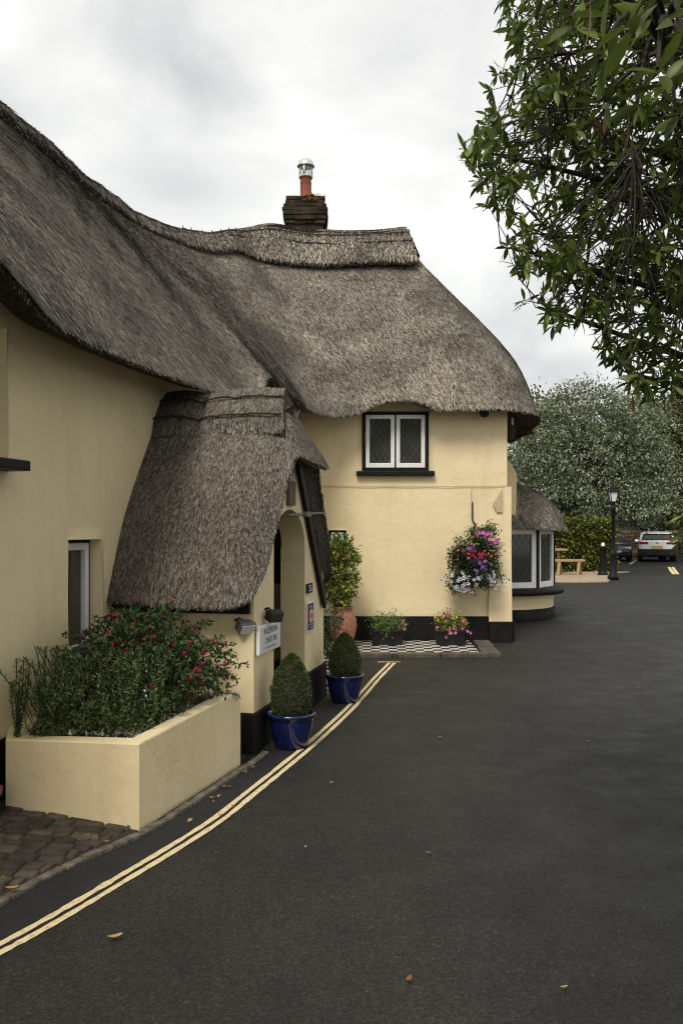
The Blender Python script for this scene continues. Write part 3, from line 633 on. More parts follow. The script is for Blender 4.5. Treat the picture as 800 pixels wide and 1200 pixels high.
# --- bay window on the road side
bc = V([3.33, 20.0, 0]); bay = MB(); bay.lathe([(1.4, .45), (1.4, .82)], bc, 40, 0, -PI/2-.3, PI/2); bay.lathe([(1.2, 2.18), (1.44, 2.18), (1.44, 2.6)], bc, 40, 0, -PI/2-.3, PI/2)
bayo = bay.build('bay_window', M['plaster'], cot)
q = MB(); q.lathe([(1.40, .08), (1.435, .08), (1.435, .49), (1.40, .5)], bc, 40, 0, -PI/2-.3, PI/2); q.build('plinth', M['plinth'], bayo)
q = MB(); q.lathe([(1.2, .80), (1.60, .80), (1.63, .82), (1.63, .90), (1.6, .925), (1.2, .97)], bc, 48, 0, -PI/2-.3, PI/2); q.build('sill', M['black'], bayo)
ang = [-PI/2, -.94, -.31, .31, .94, PI/2]
for k in range(5):
    a = bc+1.39*V([math.cos(ang[k]), math.sin(ang[k]), 0]); b = bc+1.39*V([math.cos(ang[k+1]), math.sin(ang[k+1]), 0]); d_ = nrm(b-a); n_ = V([d_[1], -d_[0], 0]); L_ = np.linalg.norm(b-a)
    q = MB(); sf = .1
    for (s0, s1, z0, z1) in ((.035, .035+sf, .95, 2.2), (L_-.035-sf, L_-.035, .95, 2.2), (.035+sf, L_-.035-sf, .95, 1.07), (.035+sf, L_-.035-sf, 2.09, 2.2)):
        q.box(a+d_*(s0+s1)/2+ZU*(z0+z1)/2, s1-s0, .07, z1-z0, [d_, n_, ZU], 0, .006)
    q.build('casement', M['white'], bayo)
    q = MB(); q.box(a+ZU*1.57, .075, .09, 1.28, [d_, n_, ZU], 0, .004); q.build('mullion', M['black'], bayo)
    q = MB(); q.add([a+d_*.12+ZU*1.05-n_*.01, a+d_*(L_-.12)+ZU*1.05-n_*.01, a+d_*(L_-.12)+ZU*2.1-n_*.01, a+d_*.12+ZU*2.1-n_*.01], [[0, 1, 2, 3]])
    for sg in (1, -1):
        for x in np.arange(-1.2, 1.9, .15):
            pts = [(x+sg*(zz-1.07)/1.6, zz) for zz in np.linspace(1.07, 2.09, 24)]; pts = [p for p in pts if .13 < p[0] < L_-.13]
            if len(pts) > 1: q.tube([a+d_*pts[0][0]+ZU*pts[0][1]-n_*.006, a+d_*pts[-1][0]+ZU*pts[-1][1]-n_*.006], .004, 4, 1, False)
    q.build('pane', [M['glass'], M['grey_metal']], bayo)
q = MB(); P_ = [V([3.2, 18.45, 2.2]), V([3.62, 18.45, 2.2]), V([3.64, 18.45, 3.35]), V([3.5, 18.45, 3.6]), V([3.2, 18.45, 3.7])]; q.add(P_+[p+V([.03, .35, 0]) for p in P_], [[0, 1, 2, 3, 4], [5, 9, 8, 7, 6]]+[[i, (i+5), (i+1) % 5+5, (i+1) % 5] for i in range(5)]); q.build('cheek_wall', M['plaster'], bayo)
tb = np.linspace(-PI/2-.25, PI/2+.2, 9)
thatch('thatched_roof', [bc+V([1.70*math.cos(t), 1.70*math.sin(t), 2.25+.03*math.sin(3*t)]) for t in tb], [bc+V([.02+.1*math.cos(t), .1+.25*math.sin(t), 3.52]) for t in tb], [.3]*9, .24, 60, 20, 52000, bayo, .08, .011, taupow=.8, lift=.012, cut=True)

# --- porch
por_w = MB(); SM = 3.3
def gtop(s): return 3.52-1.353*abs(s-SM)
ARC0, ARC1, SPR, RISE = 2.52, 3.80, 1.98, .44
def aopen(s):
    t = (s-(ARC0+ARC1)/2)/((ARC1-ARC0)/2)
    return SPR+RISE*math.sqrt(max(0, 1-t*t)) if abs(t) <= 1 else -.1
S0, S1, OF = 1.85, 4.74, 1.53
ss = sorted(set(list(np.linspace(S0, ARC0, 6))+list((ARC0+ARC1)/2+(ARC1-ARC0)/2*np.sin(np.linspace(-PI/2, PI/2, 21)))+list(np.linspace(ARC1, S1, 7))+[SM]))
ss = [x for i, x in enumerate(ss) if i == 0 or x-ss[i-1] > 1e-4]
for a, b in zip(ss[:-1], ss[1:]):
    mid = (a+b)/2; ins = ARC0 < mid < ARC1
    za, zb_ = (aopen(a), aopen(b)) if ins else (-.1, -.1)
    ta, tb_ = gtop(a), gtop(b); nz = 8
    for zz0, zz1 in zip(np.linspace(0, 1, nz)[:-1], np.linspace(0, 1, nz)[1:]):
        por_w.add([F(a, OF, za+(ta-za)*zz0), F(b, OF, zb_+(tb_-zb_)*zz0), F(b, OF, zb_+(tb_-zb_)*zz1), F(a, OF, za+(ta-za)*zz1)], [[0, 1, 2, 3]], 0, False)
    if ins: por_w.add([F(a, OF, za), F(b, OF, zb_), F(b, OF-.29, zb_), F(a, OF-.29, za)], [[3, 2, 1, 0]], 0, True)
for s_, sg in ((ARC0, 1), (ARC1, -1)): por_w.add([F(s_, OF, -.1), F(s_, OF, SPR), F(s_, OF-.3, SPR), F(s_, OF-.3, -.1)], [[0, 1, 2, 3]], 0, False)
for s_ in (S0, S1): por_w.add([F(s_, 0, -.1), F(s_, OF, -.1), F(s_, OF, gtop(s_)), F(s_, 0, gtop(s_))], [[0, 1, 2, 3]], 0, False)
por = por_w.build('porch', M['plaster'], cot)
def pl_box(s0, s1, o0, o1, z): MB().box(F((s0+s1)/2, (o0+o1)/2, (z-.1)/2), s1-s0, o1-o0, z+.1, [WD, WN, ZU], 0, .01).build('plinth', M['plinth'], por)
pl_box(S0-.03, ARC0, OF-.28, OF+.035, .40); pl_box(ARC1+.003, S1+.03, OF-.28, OF+.035, .47); pl_box(S0-.03, S0+.1, .03, OF-.282, .40); pl_box(S1-.1, S1+.03, .03, OF-.282, .47)
# recessed door
q = MB(); q.box(F((ARC0+ARC1)/2, .5, .56), 1.7, .06, 1.3, [WD, WN, ZU], 0, .006)
for k in range(5): q.box(F(ARC0+.06+k*.28, .532, .56), .03, .014, 1.2, [WD, WN, ZU], 0)
dr = q.build('door', M['door'], por); q = MB(); q.box(F((ARC0+ARC1)/2, .49, 1.75), 1.5, .03, 1.08, [WD, WN, ZU], 0); q.build('door_glazing', M['glass'], por)
# porch thatch
Ep = [F(1.80, -.02, 1.52), F(1.68, .5, 1.50), F(1.62, 1.0, 1.49), F(1.60, 1.34, 1.50), F(1.70, 1.55, 1.58), F(1.95, 1.63, 1.88), F(2.3, 1.65, 2.34), F(2.68, 1.66, 2.84), F(2.84, 1.70, 3.02), F(3.02, 1.82, 2.96), F(3.3, 1.89, 2.92), F(3.58, 1.82, 2.96), F(3.76, 1.70, 3.02), F(3.92, 1.66, 2.84), F(4.3, 1.65, 2.34), F(4.66, 1.63, 1.88), F(4.92, 1.55, 1.58), F(5.0, 1.34, 1.50), F(4.98, 1.0, 1.49), F(4.92, .5, 1.5), F(4.85, -.02, 1.52)]
ro = [-.02, .45, .8, 1.05, 1.2, 1.32, 1.38, 1.40, 1.41, 1.42, 1.42, 1.42, 1.41, 1.40, 1.38, 1.32, 1.2, 1.05, .8, .45, -.02]
Rp = [F(SM+(.0 if 8 < i < 12 else (-.05 if i <= 8 else .05)), o_, 3.66) for i, o_ in enumerate(ro)]
thatch('thatched_roof', Ep, Rp, [.12, .12, .12, .12, .1, .05, .02, .0, .0, .0, .0, .0, .0, .0, .02, .05, .1, .12, .12, .12, .12], .27, 170, 34, 190000, por, .062, .0068, lift=.011, lumps=.015, cut=True, smooth=False, straw_m=M['porch_straw'])
cz = [3.70, 3.72, 3.70, 3.66, 3.70, 3.72, 3.71]; co = [-.02, .2, .42, .52, .62, 1.0, 1.43]
ofl = [-.02, .2, .42, .55, .62, 1.05, 1.53]
for sg in (-1, 1):
    thatch('ridge_cap', [F(SM+sg*.42, o_, z-.41) for o_, z in zip(ofl, cz)], [F(SM+sg*.02, o_, z+.10) for o_, z in zip(co, cz)], [.05]*7, .14, 60, 10, 18000, por, .065, .007, lift=.012, lumps=.008, straw_m=M['porch_straw'])
q = MB()
for fr_ in (.36, .8):
    pts = spline([F(SM-.02-.40*fr_-.05, a+(b-a)*fr_, z+.10-.51*fr_+.06) for a, b, z in zip(co, ofl, cz)], 30); q.tube(pts+rng.normal(size=pts.shape)*.006, .012, 5)
q.build('wire', M['twig'], por)
# barge boards and the tie bar across the arch
for sg in (1,):
    dz_ = .05 if sg > 0 else .27; a = F(SM+sg*.02, 1.57, 2.98+dz_); b = F(SM+sg*1.36, 1.57, 1.17+dz_); d_ = nrm(b-a); q = MB(); q.box((a+b)/2, np.linalg.norm(b-a), .04, .13, [d_, WN, nrm(np.cross(d_, WN))], 0, .006); q.build('bargeboard', M['black'], por)
q = MB(); q.box(F(1.79, .78, 1.43), .05, 1.46, .11, [WD, WN, ZU], 0, .006); q.build('soffit_board', M['black'], por)
q = MB(); q.tube([F(2.6, 1.66, 2.34), F(3.0, 1.66, 2.36), F(4.2, 1.66, 2.40)], .016, 8); q.box(F(3.42, 1.66, 2.37), .26, .05, .06, [WD, WN, ZU], 0, .008); q.build('tie_bar', M['grey_metal'], por)

# ================================================================== SIGNS AND FITTINGS
def text_mesh(name, body, org, d, up, size, width, m, parent, n=None):
    cu = bpy.data.curves.new(name, 'FONT'); cu.body = body; cu.size = 1; cu.align_x = 'CENTER'; cu.resolution_u = 3
    tmp = bpy.data.objects.new('tmp', cu); C.objects.link(tmp); dg = bpy.context.evaluated_depsgraph_get(); dg.update()
    me0 = bpy.data.meshes.new_from_object(tmp.evaluated_get(dg)); co = np.array([v.co for v in me0.vertices]); fs = [list(p.vertices) for p in me0.polygons]
    bpy.data.objects.remove(tmp); bpy.data.meshes.remove(me0)
    w_ = co[:, 0].max()-co[:, 0].min(); sx = width/w_; co[:, 0] -= (co[:, 0].max()+co[:, 0].min())/2
    return MB().add(V(org)+co[:, :1]*sx*V(d)+co[:, 1:2]*size*V(up), fs).build(name, m, parent)
t = thing('reception_sign', 'white sign reading RECEPTION CHECK IN on the porch pillar', 'sign', F(2.25, OF+.02, 1.1))
q = MB(); q.box(F(2.25, OF+.03, 1.10), .73, .035, .285, [WD, WN, ZU], 0, .006); q.build('board', M['white'], t)
q = MB(); q.box(F(2.25, OF+.0495, 1.10), .69, .004, .25, [WD, WN, ZU], 0); q.build('sign_face', M['sign_face'], t)
o_ = OF+.0545
for body, z, sz, wd_ in (('Reception', 1.148, .08, .44), ('Check', 1.055, .08, .25), ('in', 1.055, .08, .085), ('for Accommodation', 1.0, .034, .40)):
    if sz > .05:      # small capitals: a tall first letter
        words_ = body.upper()
        text_mesh('lettering', words_, F(2.25+{'CHECK': -.065, 'IN': .15}.get(words_, 0), o_, z), WD, ZU, sz, wd_, M['ink'], t)
    else: text_mesh('lettering', body, F(2.25, o_, z), WD, ZU, sz, wd_, M['ink'], t)
def fl_light(label, s, o, z, m, sc=1.0, ang=.5):
    t = thing('floodlight', label, 'floodlight', F(s, o, z), 'floodlights under the porch eave')
    tl = nrm(-ZU*math.sin(ang)+WN*math.cos(ang)*.6-WD*.5); sd = nrm(np.cross(tl, ZU)); up = np.cross(sd, tl); q = MB(); c = F(s, o, z)
    q.box(c, .11*sc, .2*sc, .15*sc, [tl, sd, up], 0, .015); 
    for k in range(4): q.box(c-tl*.065*sc+sd*(.06*k-.09)*sc, .03*sc, .01, .13*sc, [tl, sd, up], 0)
    q.build('housing', m, t); q = MB(); q.box(c+tl*.058*sc, .006, .17*sc, .12*sc, [tl, sd, up], 0, .002); q.build('lens', M['sign_face'] if m is M['grey_metal'] else M['glass'], t)
    q = MB(); q.tube([c-tl*.05*sc, c-tl*.05+ZU*.06-WN*.04, c-WN*.12+ZU*.06], .012, 6); q.build('bracket', M['black'], t)
fl_light('grey floodlight under the porch eave above the planter', 1.83, 1.46, 1.245, M['grey_metal'], .85)
fl_light('black floodlight just above the white reception sign', 2.2, 1.64, 1.32, M['plastic'], .8, .3)
t = thing('wall_plaque', 'small black plaque with white lettering above the blue sign', 'plaque', F(3.97, OF, 1.48))
q = MB(); q.box(F(3.97, OF+.012, 1.485), .25, .02, .115, [WD, WN, ZU], 0, .003); q.build('plate', M['black'], t)
q = MB()
for k, (a, z, w_) in enumerate(((-.01, 1.515, .14), (.0, 1.487, .1), (.02, 1.458, .16))): 
    for j in range(5): q.box(F(3.97+a+(j-2)*w_/5, OF+.0245, z), w_/5*.7, .003, .014, [WD, WN, ZU])
q.build('lettering', M['sign_face'], t)
t = thing('rating_sign', 'tall navy blue sign with coral rosette on porch wall', 'sign', F(3.99, OF, 1.13))
q = MB(); q.box(F(3.99, OF+.012, 1.135), .31, .02, .355, [WD, WN, ZU], 0, .003); q.build('frame', M['white'], t)
q = MB(); q.box(F(3.99, OF+.0245, 1.14), .27, .004, .32, [WD, WN, ZU]); q.build('panel', M['navy'], t)
q = MB()
for k in range(8):
    a = 2*PI*k/8; c = F(3.99+.068*math.cos(a), OF+.0295, 1.15+.06*math.sin(a)); q.add([c+WD*.036*math.cos(b)+ZU*.036*math.sin(b)+WN*.001*(k % 2) for b in np.arange(10)*PI/5], [list(range(10))], k % 2)
q.add([F(3.99+.05*math.cos(b), OF+.0325, 1.15+.05*math.sin(b)) for b in np.arange(16)*PI/8], [list(range(16))], 0); q.build('rosette', [M['red_enamel'], M['sign_face']], t)
def star(c, r): MB().add([c+WD*(r if k % 2 == 0 else r*.42)*math.sin(k*PI/5)+ZU*(r if k % 2 == 0 else r*.42)*math.cos(k*PI/5) for k in range(10)], [list(range(10))[::-1]]).build('star', M['sign_face'], t)
for a in (-.04, .04): star(F(3.99+a, OF+.0285, 1.265), .026)
for r_, z in enumerate((1.045, 1.008)):
    for a in range(4): star(F(3.99+(a-1.5)*.055, OF+.0285, z), .02)
t = tag(MB().box(F(3.12, OF+.022, 2.60), .26, .04, .27, [WD, WN, ZU], 0, .004).build('wooden_plaque', M['oldwood']), 'weathered grey wooden board above the porch arch', 'plaque')
t = thing('security_camera', 'round black dome camera tucked under the front eave', 'camera', at(567, 484, 15.95))
q = MB(); p = at(567, 484, 15.92); q.lathe([(0, -.085), (.05, -.07), (.08, -.03), (.09, .01), (.085, .04), (.05, .07)], p, 18); q.build('dome', M['plastic'], t); q = MB(); q.tube([p+V([0, 0, .05]), p+V([0, .19, .08])], .03, 8); q.build('bracket', M['plastic'], t)
t = thing('alarm_box', 'slim dark box fixed high on the cottage corner', 'alarm box', at(595, 505, 16.5)); q = MB(); q.box(V([3.14, 16.32, 3.98]), .07, .13, .26, None, 0, .012); q.build('housing', M['plastic'], t); q = MB(); q.box(V([3.14, 16.32, 4.18]), .035, .05, .14, None, 0, .005); q.build('conduit', M['white'], t)
q = MB(); pts = [V([x, FY-.022-(.085 if x > 2.66 and False else 0), 2.985-.01*math.sin((x+.7)*.8)+.004*math.sin(9*x)]) for x in np.linspace(-.7, 3.02, 40)]; q.tube(pts, .0055, 5); q.tube([V([2.36, FY-.02, 2.98]), V([2.345, FY-.02, 2.85]), V([2.36, FY-.02, 2.68])], .005, 5)
tag(q.build('cable', M['patch']), 'thin cable running across the front wall above the basket', 'cable')

# ================================================================== PLANTER AND PLANTS
t = thing('planter', 'long cream rendered planter box at the foot of the left wall', 'planter', F(.5, .8, 0))
cor = [F(-.194, .16, 0), F(-.446, 1.41, 0), F(1.426, 1.54, 0), F(1.6, .0, 0), F(.08, .0, 0)]; zt = [.55, .64, .70, .64, .57]; th_ = .14
cen_ = sum(cor)/5; q = MB()
inn = [c+nrm(cen_-c)*th_*1.35 for c in cor]
for i in range(5):
    j = (i+1) % 5; n_ = 8; a, b, ai, bi, za, zb_ = cor[i], cor[j], inn[i], inn[j], zt[i], zt[j]
    def L2(x, y, k): return x+(y-x)*k/n_
    P = np.stack([np.stack([L2(a, b, k)-ZU*.08, L2(a, b, k)+ZU*.2, L2(a, b, k)+ZU*(za+(zb_-za)*k/n_-.012), L2(a, b, k)+nrm(cen_-a)*.008+ZU*(za+(zb_-za)*k/n_), L2(ai, bi, k)+ZU*(za+(zb_-za)*k/n_), L2(ai, bi, k)+ZU*(za+(zb_-za)*k/n_-.2)]) for k in range(n_+1)])
    q.grid(P, 0, False)
q.build('wall', M['plaster'], t)
q = MB(); q.add([c+ZU*(z-.06) for c, z in zip(inn, zt)], [[0, 1, 2, 3, 4]]); q.build('soil', M['earth'], t)
q = MB(); n_ = 1600; uu, vv = rng.random(n_), rng.random(n_); pp = (V(inn[0])*(1-uu)[:, None]+V(inn[3])*uu[:, None])*(1-vv)[:, None]+(V(inn[1])*(1-uu)[:, None]+V(inn[2])*uu[:, None])*vv[:, None]
pp[:, 2] = .585+.05*vv+.03*uu; 
for p in pp[:1100]:
    r_ = random.uniform(.008, .02); d_ = rng.normal(size=(4, 3))*r_; q.add(p+d_, [[0, 1, 2], [0, 2, 3], [0, 3, 1], [1, 3, 2]])
o_ = q.build('gravel', M['gravel'], t); o_['kind'] = 'stuff'

def bush_stems(mb, base, tips, r=.008, mi=0):
    for b, tp in zip(base, tips):
        m_ = (b+tp)/2+rng.normal(size=3)*.05; mb.tube(spline([b, m_, tp], 5), np.linspace(r, r*.4, 5), 5, mi)
# fuchsia
t = thing('fuchsia_bush', 'large dark green fuchsia bush dotted with red flowers in planter', 'shrub', F(.95, .85, .62))
tips = []
lf = MB(); st = MB()
for k in range(620):
    d_ = ball(1, .35)[0]
    if d_[2] < -.55: d_[2] = -.55
    p = F(.86+d_[0]*.86, .84+d_[1]*.70, 1.02+d_[2]*.52*(1.0-.25*max(0, -d_[0])))
    if d_[1] > .55 and d_[0] > .2: p = p+WN*.10-ZU*.08
    tips.append(p); out = nrm(WD*d_[0]+WN*d_[1]+ZU*(d_[2]*.6+.1)+rng.normal(size=3)*.3); L_ = random.uniform(.14, .26); n_ = 20
    f_ = rng.random(n_)[:, None]; pos = p+out*(f_-.5)*L_-ZU*(f_**2)*.05; dirs = rng.normal(size=(n_, 3))*.8+out*.7+V([0, 0, .1]); leaves(lf, pos, dirs, rng.uniform(.035, .062, n_), rng.uniform(.018, .03, n_), .2, .2)
    if k % 4 == 0: st.tube(spline([F(.9+random.uniform(-.4, .4), .8+random.uniform(-.3, .3), .58), (p+F(.9, .8, .6))/2+ZU*.08, p], 6), np.linspace(.009, .003, 6), 4)
lf.build('foliage', M['fuchsia'], t); st.build('stems', M['twig'], t)
fl = MB()
for k in range(240):
    p = random.choice(tips)+rng.normal(size=3)*.06
    d0 = p-F(.9, .8, .98); 
    if random.random() > .35+.65*np.clip((p-F(.3, .8, 0))@WD, 0, 1): p = p+WD*random.uniform(.3, .7)*np.clip(F(1.5, 0, 0)[1]-p[1], 0, 1)
    p = p+nrm(V([.2, -.8, .2]))*.05
    h = random.uniform(.018, .03); fl.lathe([(.002, .0), (.005, -h*.4), (.011, -h*.8), (.008, -h*1.4), (.002, -h*1.7)], p, 6)
    a = rng.random()*6
    for j in range(4):
        b = a+j*PI/2; fl.add([p-ZU*h*.7, p+V([math.cos(b)*.012+.005, math.sin(b)*.012, -h*.5]), p+V([math.cos(b)*.022, math.sin(b)*.022, -h*.75]), p+V([math.cos(b)*.012-.005, math.sin(b)*.012, -h*.8])], [[0, 1, 2, 3]])
fl.build('blossoms', M['red_fl'], t)
# feathery green shrub at the front
t = thing('feathery_shrub', 'bright green feathery shrub with small white flowers in front of fuchsia', 'shrub', F(.05, .8, .6))
lf = MB(); st = MB()
for k in range(380):
    b = F(.08+random.uniform(-.2, .5), .82+random.uniform(-.5, .42), .56); tp = b+WD*random.uniform(-.2, .14)+WN*random.uniform(-.3, .3)+ZU*random.uniform(.15, .72); tp[2] = min(tp[2], 1.22)
    c = spline([b, (b+tp)/2+rng.normal(size=3)*.04, tp], 9); st.tube(c, .004, 4)
    n_ = 34; i_ = rng.random(n_)*7.9; ii = i_.astype(int); pos = c[ii]+(c[ii+1]-c[ii])*(i_-ii)[:, None]; dirs = rng.normal(size=(n_, 3))+nrm(tp-b)*.9; leaves(lf, pos, dirs, rng.uniform(.03, .06, n_), rng.uniform(.006, .012, n_), .1, .15, 0, 4)
lf.build('foliage', M['feather'], t); st.build('stems', M['twig'], t)
fl = MB(); flowers(fl, [F(.05+random.uniform(-.3, .6), .9+random.uniform(-.3, .5), random.uniform(.75, 1.15)) for k in range(26)], .012, 5); fl.build('blossoms', M['white_fl'], t)
# upright spires at the left end
for k, (s_, o_, h) in enumerate(((-.13, .22, .62), (-.10, .42, .48), (-.06, .62, .46), (.04, .36, .40))):
    b = F(s_, o_, .55); t = thing('spire_plant', ['tallest upright leafy spire at the left end of planter', 'second upright leafy spire from the planter left end', 'leafy spire leaning beside the feathery shrub', 'shorter leafy spire close to the cream wall'][k], 'plant', b, 'upright spires at the planter end')
    lf = MB(); st = MB()
    for j in range(8):
        lean = rng.normal(size=3)*V([.07, .07, 0]); hh = h*random.uniform(.5, 1.) if j else h; tp = b+lean*(.6 if j else .35)+ZU*hh; c = spline([b, (b+tp)/2+rng.normal(size=3)*.015, tp], 9); st.tube(c, .004, 4)
        n_ = 120; i_ = rng.random(n_)**.8*7.9; ii = i_.astype(int); pos = c[ii]+(c[ii+1]-c[ii])*(i_-ii)[:, None]; a = rng.random(n_)*2*PI; dirs = np.stack([np.cos(a), np.sin(a), .7+0*a], 1); leaves(lf, pos, dirs, rng.uniform(.025, .05, n_), rng.uniform(.009, .014, n_), .1, .1, 0, 4)
    lf.build('foliage', M['spire'], t); st.build('stems', M['twig'], t)

# blue glazed pots with clipped box
def blue_pot(loc, label):
    t = thing('blue_pot', label, 'plant pot', loc, 'blue glazed pots by the porch')
    q = MB(); q.lathe([(0, .0), (.155, .0), (.165, .012), (.185, .1), (.21, .2), (.222, .27), (.222, .295), (.245, .315), (.25, .335), (.244, .352), (.225, .352), (.215, .33), (.205, .26)], loc, 48); q.build('vessel', M['blue_glaze'], t)
    q = MB(); q.lathe([(0, .285), (.205, .28)], loc, 24); q.build('soil', M['earth'], t)
    return t
def topiary(loc, label, h, r):
    t = thing('box_topiary', label, 'topiary', loc, 'clipped box bushes in the blue pots')
    n_ = 6500; u = rng.random(n_); z = u; prof = np.sin(PI*np.clip(.12+.88*z, 0, 1)**.78)**.62; a = rng.random(n_)*2*PI; rr = r*prof*(1-.18*rng.random(n_)**2)
    pos = V(loc)+np.stack([rr*np.cos(a), rr*np.sin(a), z*h], 1); pos = pos*1+nrm(np.stack([np.cos(a), np.sin(a), .6*(z-.3)], 1))*(.012*sn(pos, 14))[:, None]
    dirs = np.stack([np.cos(a), np.sin(a), .5+z], 1)+rng.normal(size=(n_, 3))*.7
    lf = MB(); leaves(lf, pos, dirs, rng.uniform(.014, .026, n_), rng.uniform(.010, .016, n_), .15, .1, 0, 4)
    zz = np.linspace(0, 1, 14); pr = r*.93*np.sin(PI*np.clip(.12+.88*zz, 0, 1)**.78)**.62; lf.lathe([(max(x, .001), y*h*.97) for x, y in zip(pr, zz)], loc, 20, 1)
    lf.build('foliage', [M['box'], M['earth']], t); q = MB(); q.tube([V(loc)-ZU*.04, V(loc)+ZU*.1], .02, 6); q.build('stem', M['bark'], t); return t
p1 = V([-.505, 8.93, g(8.93)]); p2 = V([.04, 11.15, g(11.15)])
blue_pot(p1, 'nearer blue glazed pot beside the reception pillar'); topiary(p1+ZU*.30, 'taller clipped box bush in the nearer blue pot', .63, .205)
blue_pot(p2, 'farther blue glazed pot past the porch door'); topiary(p2+ZU*.30, 'smaller clipped box bush in the farther blue pot', .56, .20)

def leafy(name, label, cat, base, cen, rad, n_clump, per, ls, lw, m, stem_m=None, group=None, flw=(), hollow=.4, stems=8, spread=.1):
    t = thing(name, label, cat, base, group); lf = MB(); cs = V(cen)+ball(n_clump, hollow)*V(rad)
    for c in cs:
        pos = c+rng.normal(size=(per, 3))*spread*.5; out = nrm(c-V(cen)); dirs = rng.normal(size=(per, 3))*.8+out*.8+V([0, 0, .15]); leaves(lf, pos, dirs, rng.uniform(*ls, per), rng.uniform(*lw, per))
    lf.build('foliage', m, t); q = MB()
    for k in range(stems):
        tp = cs[k]; q.tube(spline([V(base), (V(base)+tp)/2+rng.normal(size=3)*.04, tp], 6), np.linspace(.012, .004, 6), 5)
    q.build('stems', stem_m or M['twig'], t)
    for fm, n_, sz, area in flw:
        fb = MB(); pts = []
        for k in range(n_):
            d_ = nrm(rng.normal(size=3)*V([1, .5, 1])+V([0, -.7, .2])); c0 = V(cen)+V(rad)*d_*random.uniform(.9, 1.15)
            if area is not None: c0 = V(cen)+V(area[:3])+rng.normal(size=3)*V(area[3:])
            pts.append(c0)
        flowers(fb, pts, sz, 5, face=V([0, -1, .3])); fb.build('blossoms', fm, t)
    return t
# terracotta urn with a yellow-green shrub beside the front wall
ub = V([.03, 15.25, g(15.25)+.03]); t = thing('terracotta_urn', 'round bellied terracotta urn behind the farther blue pot', 'urn', ub)
q = MB(); q.lathe([(0, 0), (.12, 0), (.14, .02), (.2, .2), (.235, .38), (.225, .5), (.17, .6), (.145, .64), (.165, .68), (.18, .70), (.165, .71), (.14, .70), (.12, .6)], ub, 36); q.build('vessel', M['terracotta'], t)
q = MB(); q.lathe([(0, .64), (.135, .63)], ub, 20); q.build('soil', M['earth'], t)
leafy('urn_shrub', 'tall shrub with yellow green leaves growing in the terracotta urn', 'shrub', ub+ZU*.63, ub+V([-.07, .05, 1.27]), (.30, .28, .64), 170, 14, (.07, .12), (.035, .055), M['lime'], hollow=.2)
sb = V([-.12, 13.2, g(13.2)+.03]); leafy('fuchsia_plant', 'dark leafy fuchsia with one coral flower beside the urn', 'plant', sb, sb+ZU*.5, (.25, .3, .42), 60, 12, (.04, .07), (.02, .035), M['fuchsia'], flw=((M['coral_fl'], 3, .03, (.13, -.3, .12, .02, .02, .03)),))
# black troughs on the tiles
def trough(c, w_, label, pl_label, dense, fl):
    t = thing('black_trough', label, 'plant trough', c, 'black troughs on the chequered tiles'); q = MB(); h = .26
    P = []
    for zz, k in ((0, .9), (h*.9, 1.0), (h*.91, 1.03), (h, 1.03), (h, .95), (h*.8, .94)):
        P.append(np.stack([V(c)+V([w_/2*k*math.copysign(abs(math.cos(a))**.45, math.cos(a)), .13*k*math.copysign(abs(math.sin(a))**.45, math.sin(a)), zz]) for a in np.linspace(0, 2*PI, 33)]))
    q.grid(np.stack(P), 0, True); q.build('vessel', M['plastic'], t); q = MB(); q.box(V(c)+ZU*.21, w_*.9, .22, .01); q.build('soil', M['earth'], t)
    leafy('trough_plant', pl_label, 'plant', V(c)+ZU*.2, V(c)+V([0, 0, .36]), (w_*.5, .16, .2), dense, 12, (.035, .06), (.018, .03), M['feather'] if fl[0][1] < 8 else M['lime'], group='flowering plants in the black troughs', flw=fl)
yb = 15.62
trough(V([.80, yb, g(yb)+.03]), .58, 'black trough left of its twin, mostly green leaves', 'leafy green plant with few coral flowers in left trough', 85, ((M['coral_fl'], 6, .026, (.27, -.08, .0, .05, .03, .06)),))
trough(V([1.92, yb, g(yb)+.03]), .56, 'black trough under the hanging basket by the pilaster', 'trough plant covered in pink and coral flowers', 70, ((M['coral_fl'], 24, .028, None), (M['yellow_fl'], 8, .024, (-.1, -.12, .12, .12, .03, .05)), (M['pink_fl'], 8, .03, (.05, -.18, -.1, .15, .03, .06))))
# hanging basket
hb = at(556, 655, 15.78); t = thing('hanging_basket', 'round hanging basket full of mixed bright flowers on front wall', 'hanging basket', hb)
q = MB(); q.lathe([(0, -.2), (.12, -.17), (.2, -.08), (.23, .02), (.21, .02)], hb, 20); q.build('basket', M['earth'], t)
q = MB(); hk = V([hb[0], FY-.02, hb[2]]); q.tube([hk+ZU*1.02, hk+ZU*.72, hk+V([0, -.12, .66]), hb+V([.02, 0, .6])], .016, 6); q.tube([hb+V([.02, 0, .62]), hb+V([-.1, -.1, .05])], .006, 4); q.tube([hb+V([.02, 0, .62]), hb+V([.15, -.1, .05])], .006, 4); q.build('bracket', M['twig'], t)
lf = MB()
for (cx_, cz_, rx, rz_, n_) in ((-.08, .12, .34, .30, 90), (.2, .2, .25, .32, 60), (.05, .42, .18, .14, 24), (.26, .5, .1, .1, 10), (-.3, -.02, .16, .25, 34), (-.22, -.42, .28, .16, 50), (.2, -.3, .3, .18, 50), (0, -.12, .4, .2, 60)):
    for c in hb+V([cx_, -.02, cz_])+ball(n_, .3)*V([rx, .24, rz_]):
        c[1] = min(c[1], FY-.06); pos = c+rng.normal(size=(20, 3))*.045; leaves(lf, pos, rng.normal(size=(20, 3))+V([0, -.5, .1]), rng.uniform(.035, .07, 20), rng.uniform(.02, .036, 20))
lf.v[-1:] = lf.v[-1:]
lf.build('foliage', M['fuchsia'], t)
